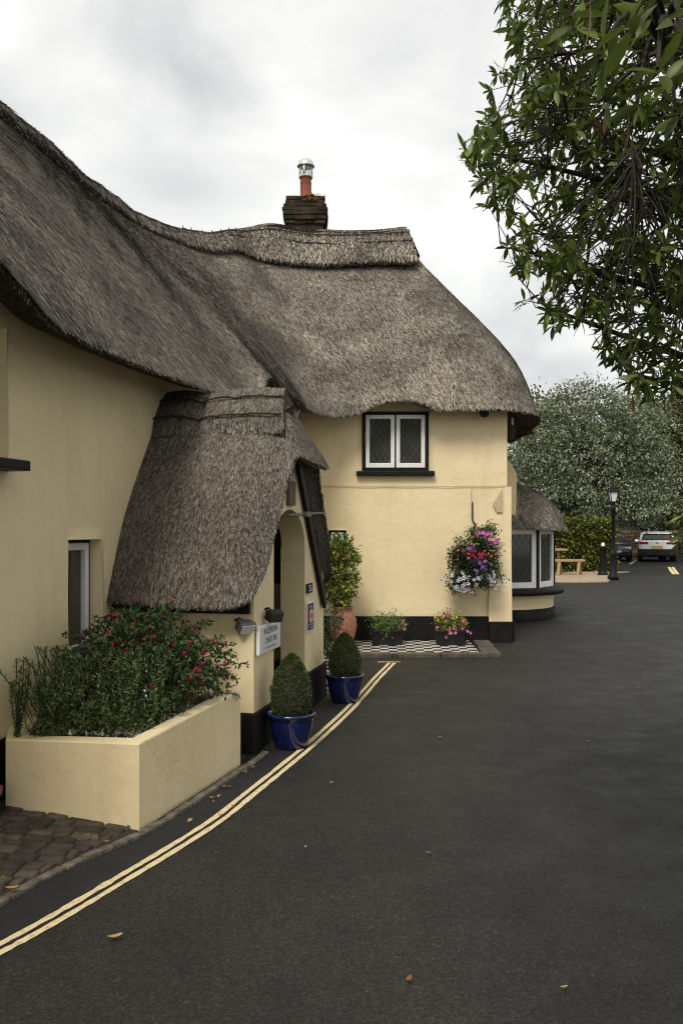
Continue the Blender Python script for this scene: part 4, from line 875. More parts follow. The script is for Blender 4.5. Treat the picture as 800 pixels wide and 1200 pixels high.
def fgroup(m, n_, c, r_, sz, ctr=None):
    fb = MB(); pts = [hb+V([c[0]+rng.normal()*r_[0], -.24+rng.normal()*.035, c[1]+rng.normal()*r_[1]]) for k in range(n_)]; flowers(fb, pts, sz, 5, 0, ctr, V([0, -1., .15])); fb.build('blossoms', [m, M['navy']], t)
fgroup(M['pink_fl'], 16, (.14, .46), (.06, .035), .035); fgroup(M['pink_fl'], 14, (.27, .33), (.06, .035), .03); fgroup(M['red_fl'], 26, (-.0, .1), (.14, .05), .03); fgroup(M['purple_fl'], 22, (.06, -.1), (.09, .11), .03)
fgroup(M['yellow_fl'], 46, (.18, .2), (.2, .12), .014); fgroup(M['white_fl'], 30, (-.28, -.42), (.12, .09), .036, 1); fgroup(M['white_fl'], 26, (.2, -.32), (.14, .08), .036, 1); fgroup(M['coral_fl'], 14, (-.42, .08), (.06, .14), .02); fgroup(M['purple_fl'], 8, (-.17, .2), (.06, .06), .028); fgroup(M['purple_fl'], 6, (.36, .16), (.06, .06), .026)
# terracotta pot at the wall by the left end of the planter
tp_ = F(-.52, .16, .03); t = thing('terracotta_pot', 'small terracotta pot on cobbles at the left picture edge', 'plant pot', tp_); q = MB(); q.lathe([(0, 0), (.1, 0), (.135, .17), (.155, .17), (.16, .22), (.145, .22), (.13, .16)], tp_, 28); q.build('vessel', M['terra_red'], t); q = MB(); q.lathe([(0, .17), (.13, .165)], tp_, 20); q.build('soil', M['earth'], t)

# fallen leaves
fls = [((135, 1103), 1.0, 0, .5, 'curled pale yellow leaf lying nearest the yellow lines'), ((479, 1153), .75, 1, 1.2, 'rusty brown leaf lowest down on the road'), ((502, 1003), .6, 1, 2.6, 'orange brown leaf alone mid road'), ((660, 1162), .5, 0, .3, 'narrow tan leaf at the lower right of the road'), ((515, 866), .5, 0, .2, 'small tan leaf on road past the blue pots'), ((388, 920), .55, 0, 1.2, 'small tan leaf on road near the first blue pot'), ((358, 996), .45, 0, 1.7, 'tiny pale leaf on road below the planter'), ((277, 905), .6, 1, .4, 'reddish leaf in gutter beside the planter corner'), ((263, 925), .6, 1, .2, 'brown leaf in gutter halfway along the planter'), ((288, 908), .5, 1, .9, 'small brown leaf near the reception pillar foot'), ((102, 988), .55, 0, .4, 'tan leaf on the cobbles under the planter'), ((125, 995), .45, 0, .5, 'orange leaf on the cobble edging stones'), ((15, 1052), 1.0, 0, .3, 'large dry leaf on cobble edge at lower left'), ((4, 1040), .7, 1, 2., 'red brown leaf at far left of the cobbles'), ((688, 871), .5, 0, .2, 'pale leaf on open road to the right'), ((747, 808), .45, 0, .9, 'tan speck of leaf far right on road'), ((365, 888), .4, 1, .3, 'russet leaf between pot and yellow lines')]
for k, ((u, v), sc, red, a, lab) in enumerate(fls):
    onc = u < 160 and v < 1056; c = G(u, v, .045 if onc else .012); L_ = .085*sc; d_ = V([math.cos(a), math.sin(a), 0]); sd = V([-d_[1], d_[0], 0]); q = MB()
    xs = np.linspace(-1, 1, 7); P = np.stack([np.stack([c+d_*x*L_*.5+sd*y*L_*.2*math.sqrt(max(0, 1-x*x)+.004)+ZU*(.006+.012*abs(y)*sc+.008*x*x*sc) for y in (-1, 0, 1)]) for x in xs]); q.grid(P, 0, True)
    tag(q.build('fallen_leaf', M['fallen_red'] if red else M['fallen']), lab, 'leaf', 'fallen leaves on the ground')

for k in range(15):      # crumbs of dead leaf caught in the gutter
    s_ = random.uniform(-.3, 1.8); o_ = 1.62+.1*random.random()+(.25*random.random() if random.random() < .35 else 0); c = F(s_, o_, .012); a = rng.random()*6; L_ = random.uniform(.02, .045); d_ = V([math.cos(a), math.sin(a), .1]); sd = V([-d_[1], d_[0], random.uniform(-.2, .3)]); q = MB()
    q.add([c-d_*L_, c+sd*L_*.4+ZU*.008, c+d_*L_, c-sd*L_*.4+ZU*.004, c+ZU*.004], [[0, 4, 1], [1, 4, 2], [2, 4, 3], [3, 4, 0]])
    tag(q.build('leaf_crumb', M['fallen_red'] if k % 3 else M['fallen']), 'tiny curled leaf crumb in the gutter along the planter', 'leaf', 'leaf crumbs along the gutter')
# ================================================================== BEYOND: LAMP, BOLLARD, BENCH, HEDGE, WALL, CARS
lb = G(718, 679.5); t = thing('street_lamp', 'black Victorian style lamp post at the corner of the hedge', 'lamp post', lb)
q = MB(); q.lathe([(0, 0), (.18, 0), (.18, .12), (.135, .16), (.125, .80), (.14, .83), (.14, .88), (.09, .95), (.07, 1.05), (.062, 2.3), (.09, 2.32), (.09, 2.37), (.055, 2.4), (.05, 2.52), (.11, 2.57), (0, 2.58)], lb, 16); q.build('post', M['black'], t)
q = MB(); q.lathe([(.10, 2.58), (.175, 2.88)], lb, 4, 0, PI/4, PI/4+2*PI, False); q.build('lantern_glass', M['lamp_glass'], t)
q = MB()
for k in range(4):
    a = PI/4+k*PI/2; q.tube([lb+V([.105*math.cos(a), .105*math.sin(a), 2.57]), lb+V([.182*math.cos(a), .182*math.sin(a), 2.89])], .014, 5)
q.lathe([(.23, 2.88), (.23, 2.91), (.15, 2.99), (.15, 3.03), (.05, 3.09), (.03, 3.14), (0, 3.16)], lb, 4, 0, PI/4, PI/4+2*PI, False); q.lathe([(0, 2.885), (.23, 2.88)], lb, 4, 0, PI/4, PI/4+2*PI, False); q.build('lantern_cap', M['black'], t)
bb = G(706, 674.5); t = thing('bollard', 'stout black bollard with small white cap next to lamp post', 'bollard', bb)
q = MB(); q.lathe([(0, 0), (.2, 0), (.2, .05), (.16, .1), (.125, .2), (.115, .95), (.15, .98), (.15, 1.04), (0, 1.05)], bb, 20); q.build('post', M['black'], t); q = MB(); q.lathe([(0, 1.17), (.05, 1.16), (.06, 1.05)], bb, 12); q.build('cap', M['white'], t)
# bench and table
by = 31.6; bz = g(by)+.03; t = thing('garden_bench', 'pale timber bench with splayed legs on the brick patio', 'bench', (8.2, by, bz))
q = MB(); q.box(V([7.75, by, bz+.5]), 1.75, .34, .08, None, 0, .015); q.build('seat', M['wood'], t)
for x in (7.75, 8.45):
    for sg in (-1, 1):
        q = MB(); a = V([x+sg*.03, by+sg*.1, bz+.47]); b = V([x+sg*.12, by+sg*.22, bz]); d_ = nrm(b-a); q.box((a+b)/2, .09, .09, np.linalg.norm(b-a)+.03, [V([1, 0, 0]), nrm(np.cross(d_, V([1., 0, 0]))), d_], 0, .008); q.build('leg', M['wood'], t)
t = thing('garden_table', 'pale timber table half hidden by the bay window', 'table', (7.4, 32.6, g(32.6)))
z2 = g(32.6)+.03; q = MB(); q.box(V([7.35, 32.6, z2+.86]), 1.7, .85, .07, None, 0, .012); q.build('table_top', M['wood'], t)
for x in (6.75, 7.95):
    q = MB(); q.box(V([x, 32.6, z2+.42]), .1, .14, .84, None, 0, .008); q.build('leg', M['wood'], t)
# variegated hedge
hx0, hx1, hy0, hy1 = 4.6, 10.3, 33.6, 35.2; t = thing('variegated_hedge', 'clipped hedge of yellow and green leaves behind the bench', 'hedge', (8, 34.4, g(34)))
lf = MB(); zb0 = g(34); n_ = 15000; fc = rng.random(n_); x = rng.uniform(hx0, hx1, n_); y = rng.uniform(hy0, hy1, n_); z = rng.uniform(.05, 1.95, n_)
y = np.where(fc < .55, hy0, y); z = np.where((fc >= .55) & (fc < .8), 1.95, z); x = np.where(fc >= .8, hx1, x)
pos = np.stack([x, y, z+zb0], 1); pos += rng.normal(size=pos.shape)*.07+.08*nrm(np.stack([x*0, -1+0*x, .3+0*x], 1))*sn(pos, 2.5)[:, None]
leaves(lf, pos, rng.normal(size=(n_, 3))+V([.2, -.6, .4]), rng.uniform(.08, .16, n_), rng.uniform(.05, .09, n_), .2, .2, 0, 4)
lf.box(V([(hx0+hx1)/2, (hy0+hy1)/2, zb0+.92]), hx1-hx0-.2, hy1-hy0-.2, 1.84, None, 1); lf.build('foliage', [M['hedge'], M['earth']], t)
# stone retaining wall behind the cars
t = thing('stone_wall', 'rough dry stone wall behind the parked cars', 'wall', (17, 51, .6)); q = MB()
x = 11.0
for lv in range(8):
    x = 10.5
    while x < 30:
        w_ = random.uniform(.25, .7); h = .19; hmax = 1.45+.12*math.sin(x*1.3); z = .6+lv*h
        if lv*h < hmax: q.box(V([x+w_/2, 51+random.uniform(-.06, .06)+lv*.03, z+h/2]), w_*.96, .5, h*random.uniform(.85, 1.0), None, 0, .03)
        x += w_
q.build('stonework', M['stonewall'], t); q = MB(); q.box(V([20, 51.5, 1.2]), 20, .5, 1.2); q.build('core', M['earth'], t)
tag(MB().grid(np.stack([np.stack([V([x, 51.6+r, 1.7+.28*r+.3*sn(V([x, r, 0.]), .4)]) for r in np.linspace(0, 14, 10)]) for x in np.linspace(8, 50, 24)]), 0, True).build('bank', M['earth']), kind='structure')
t = thing('wooden_fence', 'thin wooden rail fence climbing the dark bank', 'fence', (19, 53, 2))
pa, pb_ = at(748, 620, 53), at(796, 608, 53); q = MB(); q.tube([pa, pb_], .06, 6); q.tube([pa-ZU*.5, pb_-ZU*.5], .05, 6); q.build('rail', M['oldwood'], t)
for f_ in (.1, .5, .9):
    p = pa+(pb_-pa)*f_; q = MB(); q.tube([p-ZU*1.2, p+ZU*.15], .07, 6); q.build('post', M['oldwood'], t)

def car(label, colour, loc, rot, rear=True, plate='plate'):
    t = thing('parked_car', label, 'car', (0, 0, 0), 'cars parked by the stone wall')
    Lc, Wc, Hc = 4.15, 1.74, 1.47
    # sections along x (rear at x=0 .. front at Lc): lower body half-width, belly z, shoulder z
    X = [0, .06, .25, .7, 1.5, 2.6, 3.3, 3.8, 4.05, 4.15]; hw = [.70, .80, .85, .865, .87, .87, .86, .82, .74, .62]; zb = [.42, .34, .28, .24, .22, .22, .22, .24, .3, .4]; zs = [.98, 1.03, 1.05, 1.04, 1.02, 1.0, .96, .88, .76, .62]
    sec = []
    for x, w_, a, b in zip(X, hw, zb, zs):
        sec.append(np.stack([V([x, y*w_, a+(b-a)*z]) for y, z in ((0, 0), (.8, 0), (.94, .06), (1, .3), (1, .6), (.97, .86), (.88, 1.0), (.5, 1.02), (0, 1.03), (-.5, 1.02), (-.88, 1.0), (-.97, .86), (-1, .6), (-1, .3), (-.94, .06), (-.8, 0), (0, 0))]))
    q = MB(); q.grid(np.stack(sec), 0, True, flip=True); q.add(sec[0][:-1], [list(range(16))]); q.add(sec[-1][:-1], [list(range(16))[::-1]])
    body = q.build('body', colour, t)
    # cabin: glass sides with painted roof and pillars
    xs = [.16, .45, .9, 1.6, 2.3, 2.95, 3.25]; tw = [.62, .66, .68, .69, .67, .6, .56]; zt_ = [.98, 1.36, 1.45, 1.47, 1.44, 1.2, .93]
    P = []
    for x, w_, z in zip(xs, tw, zt_): P.append(np.stack([V([x, y, zz]) for y, zz in ((.80, 1.0), (.74+.0*w_, 1.0+(z-1.0)*.5), (w_, z-.04), (w_*.8, z), (0, z+.015), (-w_*.8, z), (-w_, z-.04), (-.74, 1.0+(z-1.0)*.5), (-.80, 1.0))]))
    q = MB(); q.grid(np.stack(P), 0, True, flip=True); q.add(np.stack([P[0][k] for k in range(9)]), [list(range(9))]); q.build('glasshouse', M['glass'], t)
    q = MB(); R_ = np.stack([np.stack([p[k]+ZU*.012 for k in (2, 3, 4, 5, 6)]) for p in P[1:5]]); q.grid(R_, 0, True, flip=True)
    for sg in (0, 8):
        k0 = 0 if sg == 0 else 8; k1 = 2 if sg == 0 else 6; o_ = V([0, .012 if sg == 0 else -.012, 0])
        q.tube([P[0][k0]+o_, P[1][k1]+o_], .045, 6); q.tube([P[6][k0]+o_, P[5][k1]+o_, P[4][k1]+o_], .035, 6); q.tube([P[3][k0]+o_, P[3][k1]+o_], .03, 6); q.tube([P[1][k1]+o_, P[2][k1]+o_, P[3][k1]+o_, P[4][k1]+o_], .03, 6)
    q.box(V([.42, 0, 1.385]), .3, 1.26, .05, None, 0, .02); q.build('roof', colour, t)
    q = MB(); q.box(V([.08, 0, .46]), .3, 1.74, .36, None, 0, .06); q.box(V([Lc-.1, 0, .4]), .2, 1.5, .26, None, 0, .06)
    for sg in (-1, 1): q.box(V([2.05, sg*.86, .3]), 2.2, .06, .14, None, 0, .02)
    q.build('bumper', M['plastic'], t)
    for x in (.78, 3.32):
        for sg in (-1, 1):
            q = MB(); c = V([x, sg*.78, .33]); th = np.arange(25)*2*PI/24; prof = [(.2, .11), (.3, .11), (.33, .07), (.33, -.07), (.3, -.11), (.2, -.11)]
            q.grid(np.stack([np.stack([c+V([r*math.cos(a), w_, r*math.sin(a)]) for r, w_ in prof]) for a in th]), 0, True); wh = q.build('wheel', M['tyre'], t)
            q = MB(); q.add([c+V([.21*math.cos(a), sg*.09, .21*math.sin(a)]) for a in th[:-1]]+[c+V([0, sg*.07, 0])], [[k, (k+1) % 24, 24] for k in range(24)]); q.build('rim', M['rim'], wh)
    for sg in (-1, 1):
        q = MB(); q.box(V([.05, sg*.62, .93]), .16, .42, .12, None, 0, .03); q.build('tail_light', M['tail'], t)
        q = MB(); q.box(V([Lc-.17, sg*.58, .66]), .26, .32, .13, None, 0, .04); q.build('headlight', M['lamp_glass'], t)
        q = MB(); q.box(V([2.75, sg*.95, 1.0]), .14, .2, .13, None, 0, .04); q.build('wing_mirror', colour, t)
    q = MB(); q.box(V([-.015, 0, .74]), .02, .52, .115, None, 0, .004); npl = q.build('number_plate', M['plate'], t)
    q = MB(); q.box(V([Lc+.01, 0, .5]), .02, .52, .11, None, 0, .004); q.build('number_plate', M['plate_w'], t)
    q = MB()
    for k in range(2):
        for sg in (-1, 1): q.box(V([-.02, sg*.03, 1.0*.93+.035*k]), .012, .07, .014, [V([1, 0, 0]), nrm(V([0, 1, -sg*.55])), nrm(V([0, sg*.55, 1]))], 0)
    q.build('badge', M['rim'], t)
    q = MB(); q.box(V([.20, 0, 1.20]), .02, 1.15, .28, [nrm(V([1, 0, -.72])), V([0, 1, 0]), nrm(V([.72, 0, 1]))], 0, .01); q.build('rear_window', M['glass'], t)
    t.location = [float(v) for v in loc]; t.rotation_euler = (0, 0, rot); return t
cwp = at(769.5, 0, 43.2); car('white hatchback with red tail lights and yellow number plate', M['car_white'], (cwp[0], 43.2, g(43)), PI/2-.32)
car('dark grey car half hidden behind the hedge end', M['car_grey'], (13.98, 47.8, g(45)), -PI/2-.12)

# ================================================================== TREES
def tree(name, label, cat, base, blobs, nclump, per, ls, lw, leaf, trunk_r=.18, spread=.35, group=None, limbs=14, flat=.9):
    base = V(base, dtype=float); t = thing(name, label, cat, base, group)
    tot = sum(b[3]*b[4]*b[5] for b in blobs); lf = MB(); cs = []; 
    for (x, y, z, rx, ry, rz_) in blobs:
        k = max(4, int(nclump*(rx*ry*rz_)**.7/sum((b[3]*b[4]*b[5])**.7 for b in blobs))); cs.append(V([x, y, z])+ball(k, .62)*V([rx, ry, rz_]))
    cs = np.concatenate(cs); cs = cs[cs[:, 2] > base[2]+.25]; ctr = cs.mean(0)
    n_ = len(cs)*per; out = np.repeat(nrm(cs-ctr), per, 0); off = rng.normal(size=(n_, 3))*spread*V([1, 1, flat*.6]); pos = np.repeat(cs, per, 0)+off
    dirs = rng.normal(size=(n_, 3))*.9+out*.7+V([0, 0, -.1]); leaves(lf, pos, dirs, rng.uniform(*ls, n_), rng.uniform(*lw, n_), .15, .2, 0, 4)
    lf.build('crown', leaf, t)
    q = MB(); top = V([ctr[0]*.5+base[0]*.5, ctr[1]*.5+base[1]*.5, ctr[2]]); q.tube(spline([base-ZU*.1, base+ZU*(ctr[2]-base[2])*.4+rng.normal(size=3)*V([.1, .1, 0]), top], 8), np.linspace(trunk_r, trunk_r*.45, 8), 8)
    for k in rng.choice(len(cs), min(limbs, len(cs)), replace=False):
        s_ = base+(top-base)*random.uniform(.4, 1.); q.tube(spline([s_, (s_+cs[k])/2+ZU*random.uniform(-.1, .3), cs[k]], 6), np.linspace(trunk_r*.4, .02, 6), 5)
    q.build('trunk', M['bark'], t); return t
tree('silver_tree', 'large silver leaved tree filling the view behind the hedge', 'tree', (11.4, 39.5, .58), [(11.2, 39.5, 5.2, 3.3, 2.6, 2.6), (9.2, 39.8, 4.9, 2.0, 2, 2.2), (13.0, 39.3, 4.7, 1.7, 1.8, 2.0), (10.8, 39.4, 7.2, 2.0, 1.8, 1.6), (12.6, 39.4, 6.6, 1.9, 1.8, 1.5), (9.0, 39.6, 6.6, 1.4, 1.4, 1.4), (12.8, 38.6, 3.3, 1.9, 1.4, .9), (10.2, 38.6, 3.3, 1.9, 1.4, .8)], 900, 48, (.10, .2), (.055, .10), M['silver'], .24, .27, None, 30)
G2 = 'trees behind the car park'
tree('olive_tree', 'olive green tree showing between cottage eave and silver tree', 'tree', (9.6, 46, .6), [(9.6, 46, 5.0, 2.6, 2, 3.3), (10.0, 46, 7.9, 1.6, 1.5, 1.5)], 240, 20, (.18, .32), (.09, .15), M['olive_leaf'], .2, .4, G2)
tree('copper_tree', 'dark red leaved tree peeking over the silver tree', 'tree', (13.6, 53, .6), [(13.6, 53, 9.2, 1.7, 1.5, 1.2), (13.6, 53, 6.5, 2, 2, 2)], 130, 20, (.2, .34), (.1, .18), M['copper_leaf'], .25, .4, G2)
for k, (x, y, h, r_, m, lab) in enumerate(((18.6, 57, 10.5, 3.4, 'olive_leaf', 'tall yellowish green tree right of the silver tree'), (22.5, 58, 12, 3.8, 'dark_leaf', 'tallest dark tree at the right edge beyond white car'), (16.0, 60, 8, 3.4, 'dark_leaf', 'dark tree on the bank behind the white car'), (11.0, 58, 7.5, 3.6, 'dark_leaf', 'dark tree showing low between hedge and silver tree'), (6.5, 56, 7.5, 3.4, 'dark_leaf', 'dark tree behind the cottage bay roof'), (20.0, 53.8, 5.0, 2.2, 'dark_leaf', 'dark bushy tree above the wooden rail'))):
    tree('broadleaf_tree', lab, 'tree', (x, y, .6+max(0, (y-51.6))*.25), [(x, y, h*.55, r_, r_*.8, h*.4), (x+.8, y, h*.8, r_*.6, r_*.6, h*.2), (x-1, y-.5, h*.35, r_*.8, r_*.6, h*.25)], 330, 22, (.2, .38), (.11, .19), M[m], .25, .45, G2)
tree('broadleaf_tree', 'mid green tree filling the gap behind the silver tree crown', 'tree', (16.6, 46, .6), [(16.2, 46, 6.3, 1.9, 1.6, 3.0), (17.6, 46, 4.8, 1.8, 1.4, 2.2)], 360, 22, (.18, .32), (.09, .15), M['olive_leaf'], .2, .4, G2)
for k, (x, lab) in enumerate(((14.6, 'low dark shrub above the wall behind grey car'), (17.2, 'low dark shrub above wall left of the white car'), (19.6, 'low dark shrub above wall over the white car'), (22.4, 'low dark shrub above wall at the right edge'))):
    tree('bank_shrub', lab, 'shrub', (x, 54.4, 2.2), [(x, 54.4, 3.4, 1.9, 1.2, 1.5)], 120, 22, (.16, .3), (.09, .15), M['dark_leaf'], .08, .35, 'shrubs on the bank above the stone wall', 6)
tree('broadleaf_tree', 'dark green tree closing the right edge above the white car', 'tree', (18.6, 44.8, .6), [(17.9, 44.6, 6.2, 1.9, 1.6, 2.6), (17.4, 44.4, 4.2, 1.6, 1.3, 1.3), (18.4, 44.6, 8.2, 1.5, 1.3, 1.4)], 330, 26, (.14, .26), (.07, .12), M['olive_leaf'], .2, .36, G2)
tree('roadside_bush', 'low dark green bush just right of the white car', 'bush', (18.9, 44.5, .6), [(18.9, 44.5, 1.3, 1.6, 1.2, .8)], 140, 20, (.12, .22), (.07, .1), M['dark_leaf'], .06, .28, None, 6)

# ------------------------------------------------------------------ overhanging rhododendron
rt = thing('rhododendron_tree', 'overhanging evergreen tree with long glossy leaves at upper right', 'tree', (4.2, 5.6, 0))
poly = [(600, -60), (583, 0), (592, 45), (566, 100), (560, 130), (538, 185), (560, 215), (570, 240), (584, 262), (592, 300), (600, 320), (604, 345), (618, 372), (650, 385), (668, 372), (690, 402), (712, 425), (738, 452), (760, 466), (800, 462), (880, 470), (960, 300), (960, -60)]
def inside(u, v):
    c = False; n_ = len(poly)
    for i in range(n_):
        (x1, y1), (x2, y2) = poly[i], poly[(i+1) % n_]
        if (y1 > v) != (y2 > v) and u < (x2-x1)*(v-y1)/(y2-y1)+x1: c = not c
    return c
wood = MB(); tr = spline([V([4.2, 5.6, -.1]), V([4.1, 5.55, 1.4]), V([3.9, 5.4, 2.8]), V([3.6, 5.2, 4.3]), V([3.2, 5.0, 5.6])], 16); wood.tube(tr, np.linspace(.2, .09, 16), 10)
limb_pts = [tr[6:]]
for (u, v, Y), z0 in (((575, 180, 4.5), 8), ((610, 70, 4.7), 11), ((600, 290, 4.9), 7), ((640, 360, 5.2), 6), ((730, 435, 5.6), 5), ((700, 230, 4.4), 9), ((760, 330, 5.0), 6), ((680, -10, 4.2), 13), ((760, 130, 4.6), 10), ((780, 60, 2.3), 12), ((640, 150, 5.3), 9), ((690, 330, 5.6), 7)):
    e_ = at(u, v, Y); s_ = tr[z0]; m1 = s_+(e_-s_)*.35+V([0, 0, .25]); m2 = s_+(e_-s_)*.7+V([0, 0, .18])+rng.normal(size=3)*.08; c = spline([s_, m1, m2, e_], 16); wood.tube(c, np.linspace(.045, .006, 16) if Y > 3 else np.linspace(.016, .005, 16), 6); limb_pts.append(c[3:])
for c in list(limb_pts[1:]):
    for k in range(5):
        s_ = c[random.randint(2, 11)]; e_ = s_+nrm(rng.normal(size=3)*V([1, 1, .7])+V([.1, 0, .1]))*random.uniform(.4, .9)
        if not inside(400+e_[0]/e_[1]*FPX-25, HZ-(e_[2]-CAMH)/e_[1]*FPX): continue
        b_ = spline([s_, (s_+e_)/2+rng.normal(size=3)*.06, e_], 9); wood.tube(b_, np.linspace(.012, .004, 9), 5); limb_pts.append(b_[2:])
limb = np.concatenate(limb_pts)
lf = MB(); old = MB(); cnt = 0
use = np.zeros(len(limb), int)
def rosette(tip, axis, L0, lfm, n_=None, old_p=.008):
    n_ = n_ or random.randint(7, 10); a = nrm(np.cross(axis, rng.normal(size=3))); b = np.cross(axis, a)
    for sub, target in ((True, lf),):
        th = np.arange(n_)*2*PI/n_*1.0+rng.random(n_)*.5; el = rng.uniform(-.25, .75, n_)
        dirs = np.cos(el)[:, None]*(np.cos(th)[:, None]*a+np.sin(th)[:, None]*b)+np.sin(el)[:, None]*axis
        pos = tip-axis*rng.random((n_, 1))*.04
        sel = rng.random(n_) < old_p
        blades(lf, pos[~sel], dirs[~sel], L0*rng.uniform(.6, 1.15, (~sel).sum()), L0*rng.uniform(.22, .31, (~sel).sum()), .25)
        if sel.any(): blades(old, pos[sel], dirs[sel]*.4+V([0, 0, -1.]), L0*.9, L0*.2, .05)
while cnt < 1250:
    u, v = random.uniform(530, 900), random.uniform(-60, 475)
    if not inside(u, v): continue
    if random.random() > np.clip(.5+(u-560)/280, 0, .95): continue
    Y = random.uniform(4.0, 6.2); tip = at(u, v, Y); d2 = np.linalg.norm(limb-tip, axis=1); o9 = np.argsort(d2)[:40]; k = int(next((q_ for q_ in o9 if use[q_] < 4), o9[0])); use[k] += 1; src = limb[k]
    ax = nrm(tip-src+V([-.25, -.1, .12])+rng.normal(size=3)*.15); rosette(tip, ax, .092, None); cnt += 1
    wood.tube(spline([src, (src+tip)/2+rng.normal(size=3)*.05-ZU*.03, tip], 5), np.linspace(.0055, .002, 5), 4, 0, False)
for (u, v, Y) in ((668, 20, 2.0), (700, 60, 1.9), (735, 30, 1.8), (770, 80, 1.9), (760, 20, 2.0), (790, 130, 2.2), (745, 120, 2.4), (800, 40, 2.0), (700, 120, 2.9), (725, 40, 2.6)):
    tip = at(u, v, Y); src = limb[int(np.argmin(np.linalg.norm(limb-tip, axis=1)))]; rosette(tip, nrm(V([-.5, -.3, .3])+rng.normal(size=3)*.3), .10, None, 8, .02); wood.tube(spline([src, (src+tip)/2+ZU*.1, tip], 8), np.linspace(.012, .004, 8), 5, 0, False)
for (u, v, Y) in ((690, 0, 1.9), (735, 130, 2.2), (748, 470, 5.6), (740, 462, 5.6)): blades(old, at(u, v, Y)[None], V([[.15, .1, -1.]]), .12, .021, .3)
k = 0      # the rest of the crown, round the trunk beyond the picture edge
while k < 900:
    p = V([4.3, 5.4, 4.3])+ball(1, .3)[0]*V([2.4, 2.6, 1.7])
    if 400+p[0]/p[1]*FPX < 870 or p[2] < 2.7: continue
    rosette(p, nrm(p-V([4.0, 5.4, 3.6])+rng.normal(size=3)*.3), .13, None); k += 1
k = 0      # unseen crown overhead, added to shade the near leaves and the road
while k < 1200:
    p = V([random.uniform(.4, 6), random.uniform(-2., 5), 0]); p[2] = random.uniform(4.0, 6.5)
    if p[2] < CAMH+.66*max(p[1], 0)+.25 or (p[0] < 1.2 and p[1] > 1.5): continue
    rosette(p, nrm(rng.normal(size=3)*.5+V([-.3, -.2, .6])), .24, None, 9); k += 1
for e_ in (V([1.5, 0, 5.2]), V([3, -1.5, 5.4]), V([.8, 1.2, 5.0]), V([5, 1, 5.5])): wood.tube(spline([tr[13], (tr[13]+e_)/2+ZU*.5, e_], 12), np.linspace(.06, .01, 12), 6)
lf.build('foliage', M['rhodo'], rt); old.build('withered_leaves', M['rhodo_old'], rt); wood.build('trunk', M['bark'], rt)
# smaller long-leaved shrub leaning in from the right edge
sb = V([4.75, 9.4, g(9.4)]); t = thing('long_leaved_shrub', 'shrub with long pointed leaves poking in at the right edge', 'shrub', sb); lf = MB(); q = MB()
for k in range(110):      # lower skirt of the shrub, beyond the picture edge
    c = V([4.9, 9.5, .95])+ball(1, .3)[0]*V([.75, .8, .75])
    if 400+c[0]/c[1]*FPX < 845: continue
    ax = nrm(c-sb+rng.normal(size=3)*.3); blades(lf, np.repeat(c[None], 9, 0), rng.normal(size=(9, 3))+ax, rng.uniform(.12, .2, 9), rng.uniform(.03, .045, 9), .25)
for k in range(60):
    c = V([4.15, 9.4, 2.15])+ball(1, .3)[0]*V([.62, .7, .5]); tip = c; q.tube(spline([sb, (sb+tip)/2+V([.1, 0, .1]), tip], 6), np.linspace(.02, .004, 6), 5); ax = nrm(tip-sb+V([-.6, 0, 0])); n_ = 9; a = nrm(np.cross(ax, rng.normal(size=3))); b = np.cross(ax, a); th = np.arange(n_)*2*PI/n_; el = rng.uniform(-.3, .6, n_); dirs = np.cos(el)[:, None]*(np.cos(th)[:, None]*a+np.sin(th)[:, None]*b)+np.sin(el)[:, None]*ax
    blades(lf, np.repeat(tip[None], n_, 0), dirs, rng.uniform(.12, .2, n_), rng.uniform(.03, .045, n_), .25)
lf.build('foliage', M['rhodo'], t); q.build('stems', M['bark'], t)

# ================================================================== LIGHT, SKY, CAMERA
el, az = math.radians(52), math.radians(200)    # high cloud-veiled sun behind the camera
sd = V([math.sin(az)*math.cos(el), math.cos(az)*math.cos(el), math.sin(el)])
sun = bpy.data.lights.new('sun', 'SUN'); sun.energy = 2.5; sun.angle = math.radians(20); sun.color = (1, .955, .88)
so = bpy.data.objects.new('sun', sun); C.objects.link(so); so.rotation_euler = Vector(-sd).to_track_quat('-Z', 'Y').to_euler()
wd = bpy.data.worlds.new('World'); bpy.context.scene.world = wd; wd.use_nodes = True; nt = wd.node_tree; N = nt.nodes.new; L = nt.links.new
bg = nt.nodes['Background']; bg.inputs['Strength'].default_value = .1
sky = N('ShaderNodeTexSky'); sky.sky_type = 'NISHITA'; sky.sun_disc = False; sky.sun_elevation = el; sky.sun_rotation = az; sky.air_density = 1; sky.dust_density = 3
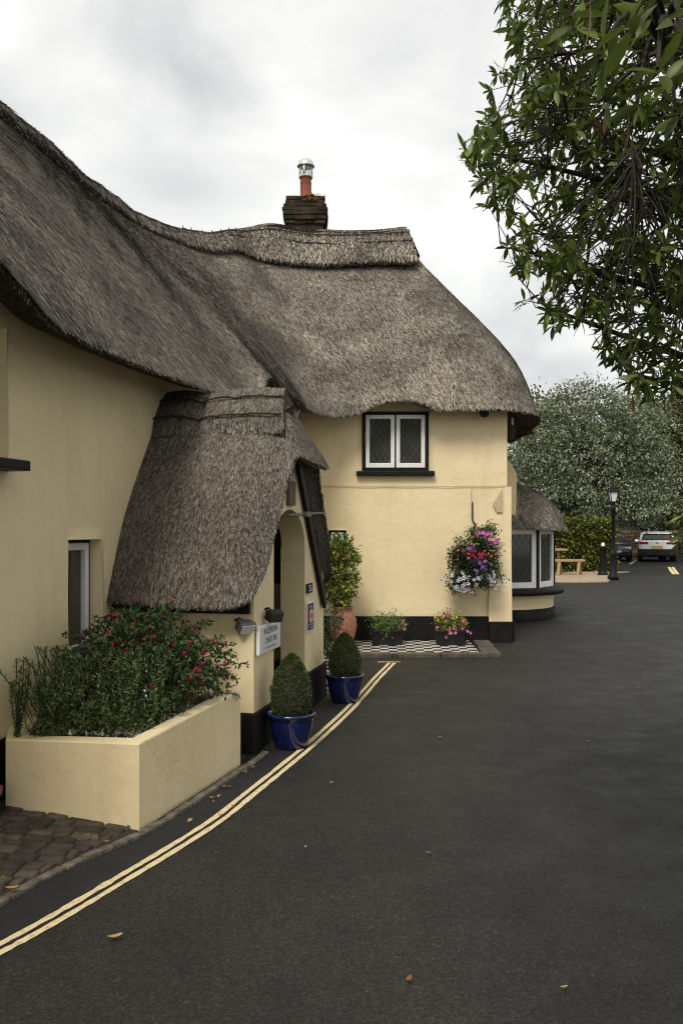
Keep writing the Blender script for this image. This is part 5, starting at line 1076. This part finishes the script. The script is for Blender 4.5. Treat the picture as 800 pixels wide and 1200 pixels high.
tc = N('ShaderNodeTexCoord'); mp = N('ShaderNodeMapping'); mp.inputs['Scale'].default_value = (1, 1, 2.0); L(tc.outputs['Generated'], mp.inputs['Vector'])
nz = N('ShaderNodeTexNoise'); nz.inputs['Scale'].default_value = 2.6; nz.inputs['Detail'].default_value = 8; nz.inputs['Roughness'].default_value = .52; nz.inputs['Distortion'].default_value = .3; L(mp.outputs['Vector'], nz.inputs['Vector'])
rp = N('ShaderNodeValToRGB'); e = rp.color_ramp.elements; e[0].position = .36; e[1].position = .62; e[0].color = (.56, .565, .575, 1); e[1].color = (.93, .93, .90, 1); L(nz.outputs['Fac'], rp.inputs['Fac'])
sc = N('ShaderNodeMixRGB'); sc.blend_type = 'MULTIPLY'; sc.inputs['Fac'].default_value = 1; sc.inputs['Color2'].default_value = (11.4, 11.4, 11.3, 1); L(rp.outputs['Color'], sc.inputs['Color1'])
mx = N('ShaderNodeMixRGB'); mx.inputs['Fac'].default_value = .9; L(sky.outputs['Color'], mx.inputs['Color1']); L(sc.outputs['Color'], mx.inputs['Color2']); L(mx.outputs['Color'], bg.inputs['Color'])
cam = bpy.data.cameras.new('camera'); co_ = bpy.data.objects.new('camera', cam); C.objects.link(co_); bpy.context.scene.camera = co_
co_.location = (0, 0, CAMH); co_.rotation_euler = (PI/2, 0, 0); cam.sensor_fit = 'VERTICAL'; cam.sensor_height = 36; cam.lens = FPX/1200*36; cam.shift_y = 20/1200; cam.clip_start = .05; cam.clip_end = 1000
sc_ = bpy.context.scene; sc_.view_settings.view_transform = 'Standard'; sc_.view_settings.look = 'None'; sc_.view_settings.exposure = .12; sc_.view_settings.gamma = 1
sc_.cycles.use_denoising = True; sc_.cycles.denoiser = 'OPENIMAGEDENOISE'; sc_.cycles.denoising_prefilter = 'NONE'; sc_.cycles.denoising_input_passes = 'RGB_ALBEDO_NORMAL'; sc_.cycles.use_adaptive_sampling = False; sc_.cycles.filter_width = 1.2; sc_.cycles.sample_clamp_indirect = 4; sc_.cycles.max_bounces = 6; sc_.cycles.diffuse_bounces = 3
